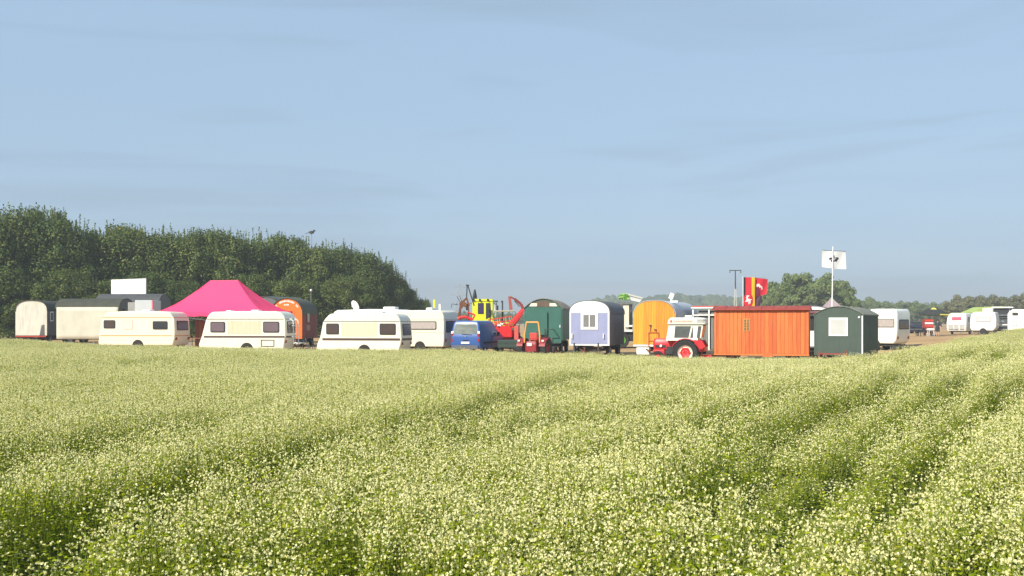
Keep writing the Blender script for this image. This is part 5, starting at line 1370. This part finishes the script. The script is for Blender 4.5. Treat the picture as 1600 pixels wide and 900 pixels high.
def rwflag():
    d = 64.0; t = thing('hanging_flag', 'red, yellow and black flag with a white horse shield behind the long orange wagon', 'flag', 1161, d)
    P = Px(t, d); top = P(1161, 432)
    MB().cyl((0, 0, 0), (0, 0, top.z), .03, .022, 10).build('flagpole', M_WHP, t)
    w, h = .78, 1.95
    V, Fc = cloth(w, h, 18, 22, .05, .6)
    m = flagmat('state_flag_print', [('x', (-1, .13), BLK), ('x', (.13, .50), RED), ('x', (.50, .71), YEL), ('e', (.30, -1.45, .30, .48), RED),
        ('e', (.30, -1.42, .13, .085), WHI), ('e', (.22, -1.27, .05, .13), WHI), ('e', (.27, -1.17, .09, .045), WHI), ('e', (.40, -1.53, .04, .12), WHI), ('e', (.19, -1.50, .10, .035), WHI), ('e', (.46, -1.40, .07, .03), WHI), ('e', (.33, -1.60, .03, .1), WHI)], RED)
    o = MB().add(V, Fc).build('flag_cloth', m, t, smooth=True); o.location = (.03, 0, top.z - .05)
    w2, h2 = .80, 1.25
    V, Fc = cloth(w2, h2, 14, 16, .06, 2.0, .05)
    V = [(x, y, z * (1 - .28 * (x / w2))) for x, y, z in V]
    m2 = flagmat('red_banner_print', [('e', (.10, -1.0, .26, .48), (.20, .02, .06)), ('e', (.13, -.46, .05, .10), WHI), ('e', (.23, -.43, .045, .09), WHI), ('e', (.30, -.50, .05, .09), WHI), ('e', (.40, -.54, .06, .06), WHI), ('e', (.44, -.64, .05, .07), WHI)], RED)
    o = MB().add(V, Fc).build('banner_cloth', m2, t, smooth=True); o.location = (.80, .12, top.z - .09); o.rotation_euler = (0, R(3), 0)
    V, Fc = cloth(.42, .9, 10, 12, .05, 1.0)
    V = [(x - z * -.12, y, z) for x, y, z in V]
    o = MB().add(V, Fc).build('hanging_fold', paint('dark_violet_cloth', (.10, .045, .075), .8), t, smooth=True); o.location = (.80, .16, top.z - 1.2)
    MB().cyl((.0, .03, top.z - .05), (1.55, .13, top.z - .10), .012, .01, 6).build('spreader', M_ZINC, t)
rwflag()
def whiteflag():
    d = 60.0; t = thing('white_flag', 'white flag with dark winged emblem on a tall pole behind the green hut', 'flag', 1299, d)
    P = Px(t, d); top = P(1301.5, 385)
    MB().cyl((0, 0, 0), top, .045, .03, 10).build('flagpole', M_WHP, t)
    l_, r_ = P(1285, 391), P(1322, 393); h = P(1285, 391).z - P(1285, 417).z
    V, Fc = [], []
    n, m = 20, 12
    for j in range(m + 1):
        for i in range(n + 1):
            u, v = i / n, j / m; p = Vector(l_).lerp(Vector(r_), u); sag = .03 * math.sin(u * math.pi)
            V.append((p.x + .02 * v * (1 if u > .5 else 0), .07 + .045 * math.sin(u * 8 + v * 2.5), p.z - v * h * (1 + .06 * u) - sag))
    Fc = [(j * (n + 1) + i, j * (n + 1) + i + 1, (j + 1) * (n + 1) + i + 1, (j + 1) * (n + 1) + i) for j in range(m) for i in range(n)]
    cx, cz = (l_.x + r_.x) / 2, l_.z - h * .55
    DK = (.035, .03, .06)
    fm = flagmat('winged_emblem_print', [('e', (cx, cz, 0.108, 0.144), DK), ('e', (cx-0.176, cz+0.032, 0.115, 0.086), DK), ('e', (cx+0.176, cz+0.048, 0.115, 0.079), DK), ('e', (cx-0.128, cz-0.064, 0.072, 0.079), DK), ('e', (cx+0.136, cz-0.056, 0.072, 0.079), DK), ('e', (cx, cz+0.192, 0.036, 0.050), DK),
        ('e', (cx, cz+0.016, 0.025, 0.086), WHI), ('e', (cx-0.080, cz+0.064, 0.029, 0.025), WHI), ('e', (cx+0.096, cz+0.048, 0.022, 0.036), WHI), ('e', (cx-0.176, cz-0.016, 0.036, 0.018), WHI)], WHI)
    MB().add(V, Fc).build('flag_cloth', fm, t, smooth=True)
    MB().cyl((l_.x, .07, l_.z + .02), (r_.x, .07, r_.z + .02), .014, .014, 6).build('top_rod', M_GREYT, t)
whiteflag()
b = thing('peaked_tent', 'small grey and pink peaked tent top behind the green hut', 'tent', 1312, 66)
P = Px(b, 66); tp = P(1310.5, 463.5); zb_ = P(1310, 479).z
mb = MB(); MT = paint('grey_pink_tent', (.36, .27, .29), .7, .15, 2)
E = [(-1.5, 0), (1.5, 0), (1.5, 3), (-1.5, 3)]; n = 8
for i in range(4):
    V = []
    for j in range(n + 1):
        v = j / n
        for k in range(n + 1):
            u = k / n; x = E[i][0] * (1 - u) + E[(i + 1) % 4][0] * u; y = E[i][1] * (1 - u) + E[(i + 1) % 4][1] * u
            V.append((x * (1 - v) + tp.x * v, y * (1 - v) + 1.5 * v, 2.1 + (tp.z - 2.1) * v ** 1.7))
    mb.add(V, [(j * (n + 1) + k, j * (n + 1) + k + 1, (j + 1) * (n + 1) + k + 1, (j + 1) * (n + 1) + k) for j in range(n) for k in range(n)])
mb.build('tent_roof', MT, b, smooth=True)
for x, y in E: MB().box(x * .98 - .03, x * .98 + .03, y * .98 + .0, y * .98 + .06, 0, 2.12).build('pole', M_ZINC, b)

def pole():
    d = 150.0; t = thing('utility_pole', 'grey utility pole with crossbar rising behind the long orange wagon', 'pole', 1149, d)
    P = Px(t, d); top = P(1149, 423).z; mid = P(1149, 447).z
    MB().bar((-.30, 0, 0), (-.06, 0, mid), .09, .07).bar((.30, 0, 0), (.06, 0, mid), .09, .07).build('concrete_leg', paint('pale_concrete', (.52, .52, .46), .8), t)
    mb = MB()
    for k in range(6): z = mid * (k + 1) / 7; mb.bar((-.28 * (1 - z / mid) - .06, 0, z), (.28 * (1 - z / mid) + .06, 0, z), .05)
    mb.build('rung', MATS['pale_concrete'], t)
    MB().cyl((0, 0, mid - .4), (0, 0, top), .10, .07, 8).build('mast', M_STEEL, t)
    MB().box(-.88, .88, -.06, .06, top - .02, top + .10).build('crossbar', M_STEEL, t)
    for x in (-.8, 0, .8): MB().lathe([(.001, .0), (.06, .0), (.09, .06), (.05, .12), (.08, .2), (.001, .24)], (x, 0, top - .32), 'z', 10).build('insulator', M_STEEL, t)
pole()
def pylon():
    d = 520.0; t = thing('pylon', 'faint lattice power pylon on the far horizon', 'pylon', 719, d); P = Px(t, d); H = P(720, 443).z
    mb = MB()
    def hw(z): return 2.6 * (1 - z / H) + .35
    zs_ = [H * k / 9 for k in range(10)]
    for a, c in zip(zs_[:-1], zs_[1:]):
        for sx, sy in ((1, 1), (1, -1), (-1, 1), (-1, -1)):
            mb.bar((sx * hw(a), sy * hw(a), a), (sx * hw(c), sy * hw(c), c), .13)
        for sy in (1, -1):
            mb.bar((-hw(a), sy * hw(a), a), (hw(c), sy * hw(c), c), .08); mb.bar((hw(a), sy * hw(a), a), (-hw(c), sy * hw(c), c), .08)
    mb.build('lattice_tower', M_ZINC, t)
    for z, w in ((H * .72, 4.6), (H * .9, 3.2)): MB().bar((-w, 0, z), (w, 0, z), .14).bar((-w, 0, z), (0, 0, z + 1.2), .1).bar((w, 0, z), (0, 0, z + 1.2), .1).build('crossarm', M_ZINC, t)
pylon()
b = thing('lamp_post', 'thin lamp post with small white globe in front of the hedge', 'lamp post', 486, 84); P = Px(b, 84); zt_ = P(486, 455).z
MB().cyl((0, 0, 0), (0, 0, zt_), .045, .03).build('post', M_GREYT, b); MB().lathe([(.001, -.1), (.07, -.08), (.1, 0), (.07, .08), (.001, .1)], (0, 0, zt_ + .08), 'z', 12).build('globe', M_WHP, b)
# crow perched on the hedge top
b = thing('perched_crow', 'black crow perched on a shoot at the top of the hedge', 'bird', 487, 100); P = Px(b, 100); c = P(487, 363)
k = Vector((0, 0, c.z))
MB().lathe([(.001, -.30), (.07, -.26), (.14, -.12), (.16, .02), (.12, .16), (.07, .22), (.001, .24)], k, 'x', 12).build('body', M_BLACK, b, smooth=True)
MB().lathe([(.001, -.10), (.07, -.07), (.10, 0), (.07, .07), (.001, .10)], k + Vector((.24, 0, .16)), 'x', 10).cyl(k + Vector((.30, 0, .15)), k + Vector((.46, 0, .12)), .035, .005, 6).build('head', M_BLACK, b, smooth=True)
MB().plate([k + Vector((-.62, -.08, -.16)), k + Vector((-.2, -.1, -.06)), k + Vector((-.2, .1, .0)), k + Vector((-.62, .08, -.12))], .03).build('tail', M_BLACK, b)
MB().plate([k + Vector((-.36, -.17, -.10)), k + Vector((.12, -.16, -.08)), k + Vector((.10, -.13, .12)), k + Vector((-.2, -.14, .08))], .02).build('wing', M_BLACK, b)
for y in (-.04, .04): MB().cyl(k + Vector((0, y, -.14)), k + Vector((0, y, -.32)), .014).build('leg', M_BLACK, b)
MB().cyl((0, 0, 7), (0, 0, c.z - .31), .02, .012, 6).build('perch_shoot', M_BARK, b)

# ------------------------------------------------------------------ far pitch on the right
PF = [(-.5, .5), (-.5, 1.6), (-.47, 2.2), (-.42, 2.52), (0, 2.6), (.40, 2.54), (.46, 2.3), (.5, 1.6), (.5, .5)]
def far_caravan():
    t = thing('end_on_caravan', 'small white caravan end-on with red front window and three grey lockers', 'caravan', 1494, 116, theta(1494, 14))
    MB().rings([(.42, -1.02, 1.02, .12, 3.8, .15), (.75, -1.08, 1.08, .0, 4.0, .2), (1.35, -1.08, 1.08, .0, 4.0, .2), (2.0, -1.02, 1.02, .2, 3.8, .2), (2.32, -.92, .92, .42, 3.6, .2), (2.45, -.72, .72, .7, 3.4, .2)], 6).build('body', M_WHITE, t, smooth=True)
    win(t, [(-.5, .06, 1.62), (.55, .06, 1.62), (.53, .17, 2.0), (-.48, .17, 2.0)], .05, paint('maroon_frame', (.25, .03, .05), .5), paint('red_curtain_pane', (.55, .04, .10), .2), .03, .05)
    for x in (-.82, -.22, .38): MB().box(x, x + .46, -.06, .02, .6, 1.06).build('locker_lid', paint('locker_grey', (.42, .42, .40), .6), t, bevel=.02)
    MB().box(-.98, .98, -.02, .03, 1.07, 1.13).build('pink_stripe', paint('pink_stripe', (.60, .36, .30), .5), t)
    mb = MB().bar((-.4, .3, .42), (0, -1.2, .42), .05).bar((.4, .3, .42), (0, -1.2, .42), .05).cyl((0, -1.1, 0), (0, -1.1, .7), .03); mb.build('drawbar', M_ZINC, t)
    MB().box(-.8, .8, .3, 3.7, .3, .425).build('chassis', M_STEEL, t)
    for x in (-.95, .95): wheel(t, (x, 2.1, .31), .31, .17)
    MB().box(1.075, 1.09, .9, 1.6, 1.4, 2.0).build('side_window', M_GLASS, t)
far_caravan()
caravan('white tourer with grey-framed double window beside the small end-on caravan', 1536, 112, theta(1536, 10), 2.65, 2.1,
        [(-.44, .45), (-.5, .75), (-.5, 1.6), (-.45, 2.3), (-.35, 2.5), (.3, 2.5), (.45, 2.42), (.5, 1.6), (.48, .8), (.38, .45)], M_WHITE,
        windows=[(.24, .80, 1.42, 1.92, paint('bright_blind', (.72, .72, .70), .3), M_GREYT)], drawbar=False, vents=[(.62, 1.0, .42)], group=None, rear_lights=False)
b = thing('lime_marquee', 'lime-green marquee roof edge behind the white tourer', 'marquee', 1538, 122); P = Px(b, 122)
ML2 = paint('lime_cloth', (.38, .48, .12), .7, .15, 2)
zt_ = P(1538, 481).z
MB().prism([(-1.6, 2.5), (0, zt_ + .1), (2.2, zt_ + .2), (2.6, 2.5)], 0, 3, 'y').build('roof_cloth', ML2, b)
MB().box(1.6, 2.5, -.02, 0.0, .4, 2.45).build('side_cloth', paint('tan_drape', (.42, .34, .26), .8), b)
for x in (-1.5, 2.5):
    for y in (.05, 2.9): MB().box(x - .04, x + .04, y, y + .08, 0, 2.5).build('pole', M_ZINC, b)
def stall_trailer():
    t = thing('sales_trailer', 'open grey sales trailer with white flap between the far white caravans', 'trailer', 1566, 114, theta(1566, 4))
    MB().box(-.95, 1.0, 1.0, 2.2, .5, 2.9).build('back_wall', paint('dim_grey', (.07, .075, .08), .8), t)
    MB().box(-1.05, 1.1, -.4, 2.2, 2.92, 3.06).build('roof_flap', M_WHP, t)
    MB().box(-1.0, 1.05, .0, .5, 1.0, 1.12).build('counter', M_WHP, t)
    MB().box(-1.0, 1.05, .0, 1.0, .5, .60).build('floor_board', M_ZINC, t)
    MB().box(-1.0, 1.05, .4, .46, 2.1, 2.18).build('rail', M_ZINC, t)
    MB().box(-.95, 1.0, .7, .9, 2.25, 2.75).build('sign_board', paint('grey_board', (.26, .27, .28), .6), t)
    for x in (-1.0, .72, 1.04): MB().box(x - .03, x + .03, .02, .08, .3, 2.92).build('post', M_WHP, t)
    MB().lathe([(.16, -.02), (.2, 0), (.16, .02)], (.05, -.02, 1.3), 'y', 14).build('ring_sign', M_ZINC, t)
    for x in (-.8, .8): wheel(t, (x, 1.4, .33), .33, .18)
    MB().box(-.9, .95, .1, 2.1, .33, .49).build('chassis', M_STEEL, t)
stall_trailer()
caravan('white caravan with round-cornered black window at the field edge', 1612, 108, theta(1612, 3), 4.6, 2.1,
        [(-.5, .45), (-.5, 2.2), (-.45, 2.5), (-.40, 2.66), (.4, 2.66), (.47, 2.4), (.5, 1.2), (.48, .45)], M_WHITE,
        windows=[(.10, .22, 2.02, 2.32, M_GLASS), (.55, .8, 1.5, 2.0, M_GLASS)], drawbar=False, hatch=(.11, .2, .9, 1.35), rear_lights=False, group=None)
# parasol
def parasol():
    t = thing('big_parasol', 'wide black parasol with yellow panels over the far pitch', 'parasol', 1459, 112); P = Px(t, 112); zt = P(1459, 479).z; ze = P(1459, 490).z
    MB().cyl((0, 0, 0), (0, 0, zt + .1), .04).build('pole', M_ZINC, t)
    MB().lathe([(.001, 0), (.3, 0), (.3, .1), (.001, .1)], (0, 0, 0), 'z', 12).build('base', M_STEEL, t)
    n = 8; Rr = 1.62; MK = paint('black_canvas', (.03, .032, .03), .8); MYE = paint('yellow_canvas', (.72, .68, .12), .8)
    for k in range(n):
        a0, a1 = 2 * math.pi * k / n, 2 * math.pi * (k + 1) / n
        p0 = Vector((Rr * math.cos(a0), Rr * math.sin(a0), ze - .04 * math.cos(a0))); p1 = Vector((Rr * math.cos(a1), Rr * math.sin(a1), ze - .04 * math.cos(a1))); tp_ = Vector((0, 0, zt))
        m0, m1 = tp_.lerp(p0, .55) + Vector((0, 0, .06)), tp_.lerp(p1, .55) + Vector((0, 0, .06)); dn = Vector((0, 0, -.02))
        dv = Vector((0, 0, -.22))
        MB().add([tp_, m0, m1, p0, p1, p0 + dv, p1 + dv], [(0, 1, 2), (1, 3, 4, 2), (3, 5, 6, 4)]).build('canvas_panel', MK, t)
        if k in (5, 6): MB().plate([tp_.lerp(p0, .50) + Vector((0, 0, .055)), tp_.lerp(p1, .50) + Vector((0, 0, .055)), tp_.lerp(p1, .2), tp_.lerp(p0, .2)] if k == 5 else [p0 + dv * .8, p1 + dv * .8, p1 + dv * .2, p0 + dv * .2], .025, 0, .0).build('yellow_patch', MYE, t)
        MB().bar((0, 0, zt - .5), m0 + dn * 2, .02).build('rib', M_ZINC, t)
parasol()
# cars parked at the back of the pitch
def car(label, px, d, th, mat):
    t = thing('parked_car', label, 'car', px, d, th)
    MB().rings([(.28, -2.0, 2.0, 0.04, 1.66, .2), (.55, -2.1, 2.1, 0, 1.70, .25), (.85, -2.05, 2.05, .03, 1.67, .25), (.95, -1.9, 1.9, .1, 1.6, .2)], 5).build('body', mat, t, smooth=True)
    MB().rings([(.94, -1.55, 1.0, .12, 1.58, .2), (1.36, -1.15, .45, .25, 1.45, .2), (1.44, -.95, .25, .35, 1.35, .2)], 5).build('cabin', mat, t, smooth=True)
    for x0, x1, x2, x3 in ((-1.30, -.42, -.42, -1.02), (-.36, .68, .28, -.36)):
        MB().plate([(x0, .135, 1.0), (x1, .135, 1.0), (x2, .225, 1.32), (x3, .225, 1.32)], .012, .04).build('side_window', M_GLASS, t)
    for x in (-1.3, 1.3):
        for y in (.1, 1.6): wheel(t, (x, y, .31), .31, .2, M_ZINC, 'y')
    MB().box(-2.12, -2.05, .2, .5, .62, .74).build('headlight', M_WHP, t); MB().box(-2.12, -2.05, 1.2, 1.5, .62, .74).build('headlight', M_WHP, t)
car('dark blue car parked behind the long table on the far pitch', 1418, 128, 4, paint('dark_blue_car', (.02, .03, .06), .3, .05))
car('black estate car parked beside the dark bench on the far pitch', 1437, 132, -6, paint('black_car', (.02, .02, .022), .3, .05))
car('silver car half hidden behind the lilac wagon', 968, 92, 8, paint('silver_car', (.40, .41, .42), .3, .05, metal=.5))
# hay rake wedged between the machines
def hay_rake():
    t = thing('hay_rake', 'tined hay rake with red and yellow frame between lime-yellow tractor and red loader', 'hay rake', 779, 69.5, 0)
    P = Px(t, 69.5); q = lambda a, c=0: P(a[0], a[1], c)
    MB().bar(q((762, 500)), q((800, 494)), .06).bar(q((770, 504), .4), q((806, 500), .4), .06).bar((0, .2, .4), q((781, 497)), .07).build('frame', MRB, t)
    for k in range(12):
        a = (764 + 3.2 * k, 499.5 - .5 * k); c = (a[0] + 1.5, a[1] + 9)
        MB().bar(q(a), q(c, -.25), .018).build('tine', paint('tine_yellow', (.75, .55, .06), .5) if k % 3 else M_STEEL, t)
    for x in (-.8, .8): wheel(t, (x, .2, .3), .3, .12, MRB)
    MB().bar((-.8, .2, .3), (.8, .2, .3), .05).build('axle', M_STEEL, t)
hay_rake()
# red garden tractor and tables under the parasol
b = thing('red_cart', 'red slatted cart with white frame under the black parasol', 'cart', 1452, 116)
for i in range(3): MB().box(-.5, .5, -.02, .0, .95 + .3 * i, 1.15 + .3 * i).build('slat', paint('cart_red', (.65, .06, .04), .5) if i != 1 else M_WHP, b)
MB().box(-.5, .5, .0, .8, .55, 1.8).build('box', paint('cart_dark_red', (.30, .03, .02), .6), b)
for x in (-.42, .42): wheel(b, (x, .4, .28), .28, .12, MATS['cart_red'])
b = thing('white_stool', 'white plastic stool beside the red cart', 'stool', 1454, 112)
MB().rings([(.62, -.32, .32, -.3, .3, .06), (.70, -.36, .36, -.34, .34, .08), (.86, -.3, .3, -.3, .3, .08)], 4).build('seat', M_WHP, b)
for x in (-.24, .24):
    for y in (-.22, .22): MB().bar((x * 1.2, y * 1.2, 0), (x, y, .63), .045).build('leg', M_WHP, b)
b = thing('long_table', 'long dark table with white crockery on the far pitch', 'table', 1424, 112)
MB().box(-1.3, 1.2, 0, .8, .74, .80).build('table_top', M_GREYT, b)
for x in (-1.15, 1.05):
    for y in (.08, .7): MB().bar((x, y, 0), (x, y, .74), .06).build('leg', M_STEEL, b)
for i, (px, s, m) in enumerate(((1412, .42, M_WHP), (1418, .26, M_WHP), (1429, .26, M_BLACK), (1424, .35, M_BLACK))):
    o = thing('crate', ['white bowl crate on the long dark table', 'small white box on the long dark table', 'small black box on the long dark table', 'taller black crate on the long dark table'][i], 'crate', px, 112.4, 0, None, 0.0)
    o.location.z = b.location.z + .80
    MB().box(-s / 2, s / 2, -s / 2, s / 2, 0.001, .03).build('base', m, o)
    for q in (-1, 1):
        MB().box(q * s / 2 - .02, q * s / 2 + .02, -s / 2, s / 2, .03, s * .8).build('side_wall', m, o); MB().box(-s / 2 + .02, s / 2 - .02, q * s / 2 - .02, q * s / 2 + .02, .03, s * .8).build('end_wall', m, o)
b = thing('dark_bench', 'dark low bench beside the red cart', 'bench', 1441, 113)
MB().box(-.6, .5, 0, .5, .42, .5).build('seat', M_BLACK, b); MB().box(-.6, .5, .46, .52, .5, .9).build('backrest', M_BLACK, b)
for x in (-.5, .4):
    for y in (.06, .42): MB().bar((x, y, 0), (x, y, .42), .05).build('leg', M_BLACK, b)

# ------------------------------------------------------------------ person in dark clothes
def person():
    t = thing('person', 'person in dark shirt and shorts standing with their back to the field', 'person', 1465, 110, 160)
    MSK = paint('skin', (.52, .30, .20), .55, .06, 6); MCL = paint('dark_clothing', (.025, .03, .03), .8, .2, 6); MHR = paint('dark_hair', (.03, .02, .015), .6)
    def skin(name, J, E, mat, parent, root=0):
        me = bpy.data.meshes.new(name); me.from_pydata([j[0] for j in J], E, [])
        o = bpy.data.objects.new(name, me); col.objects.link(o); o.parent = parent
        o.modifiers.new('skin', 'SKIN')
        for i, j in enumerate(J):
            k = me.skin_vertices[0].data[i]; k.radius = j[1]; k.use_root = (i == root)
        s = o.modifiers.new('sub', 'SUBSURF'); s.levels = 1; s.render_levels = 2
        me.materials.append(mat); return o
    J = [((0, 0, .95), (.16, .11)), ((0, 0, 1.18), (.14, .10)), ((0, -.01, 1.38), (.17, .10)), ((0, 0, 1.50), (.055, .055)), ((0, .01, 1.58), (.075, .085)), ((0, .015, 1.68), (.075, .09))]
    E = [(0, 1), (1, 2), (2, 3), (3, 4), (4, 5)]
    for s in (-1, 1):
        k = len(J)
        J += [((s * .10, 0, .88), (.09, .09)), ((s * .11, .015, .48), (.06, .06)), ((s * .12, -.01, .10), (.04, .045)), ((s * .125, .12, .04), (.04, .03))]
        E += [(0, k), (k, k + 1), (k + 1, k + 2), (k + 2, k + 3)]
        k = len(J)
        J += [((s * .20, 0, 1.40), (.055, .055)), ((s * .27, -.02, 1.14), (.042, .042)), ((s * .28, .05, .90), (.03, .03)), ((s * .285, .07, .83), (.035, .02))]
        E += [(2, k), (k, k + 1), (k + 1, k + 2), (k + 2, k + 3)]
        h = k + 3
        for f, (dx, dy, ln) in enumerate(((-.028, .0, .075), (-.01, .0, .085), (.01, .0, .08), (.026, .0, .065), (-s * .045, .04, .05))):
            q = len(J); J += [((s * .285 + dx, .08 + dy, .82 - ln * .55), (.009, .009)), ((s * .285 + dx, .095 + dy, .82 - ln), (.008, .008))]; E += [(h, q), (q, q + 1)]
    skin('body', J, E, MSK, t)
    MB().rings([(.90, -.18, .18, -.13, .13, .1), (1.1, -.17, .17, -.12, .12, .1), (1.32, -.21, .21, -.13, .12, .1), (1.45, -.17, .17, -.10, .10, .08), (1.50, -.08, .08, -.07, .07, .06)], 6).build('shirt', MCL, t, smooth=True)
    for s in (-1, 1):
        MB().cyl((s * .17, 0, 1.44), (s * .265, -.015, 1.16), .085, .07, 12).build('sleeve', MCL, t, smooth=True)
        MB().cyl((s * .09, 0, .97), (s * .115, .01, .50), .125, .10, 14).build('shorts_leg', MCL, t, smooth=True)
        MB().rings([(.0, s * .125 - .05, s * .125 + .05, -.09, .19, .04), (.07, s * .125 - .045, s * .125 + .045, -.08, .16, .04)], 4).build('shoe', M_BLACK, t)
    MB().rings([(1.56, -.075, .075, -.10, -.01, .03), (1.66, -.095, .095, -.11, .06, .05), (1.76, -.085, .085, -.09, .09, .06), (1.80, -.04, .04, -.04, .05, .03)], 5).build('hair', MHR, t, smooth=True)
    for s in (-1, 1):
        MB().lathe([(.001, -.008), (.010, 0), (.001, .008)], (s * .03, .10, 1.66), 'y', 8).build('eye', M_BLACK, t)
        MB().lathe([(.001, -.01), (.025, 0), (.001, .01)], (s * .085, .01, 1.64), 'x', 8).build('ear', MSK, t)
    MB().cyl((0, .09, 1.66), (0, .12, 1.625), .008, .014, 6).build('nose', MSK, t); MB().obox((0, .097, 1.59), (.045, .01, .01)).build('mouth', paint('lips', (.35, .13, .10), .5), t)
person()
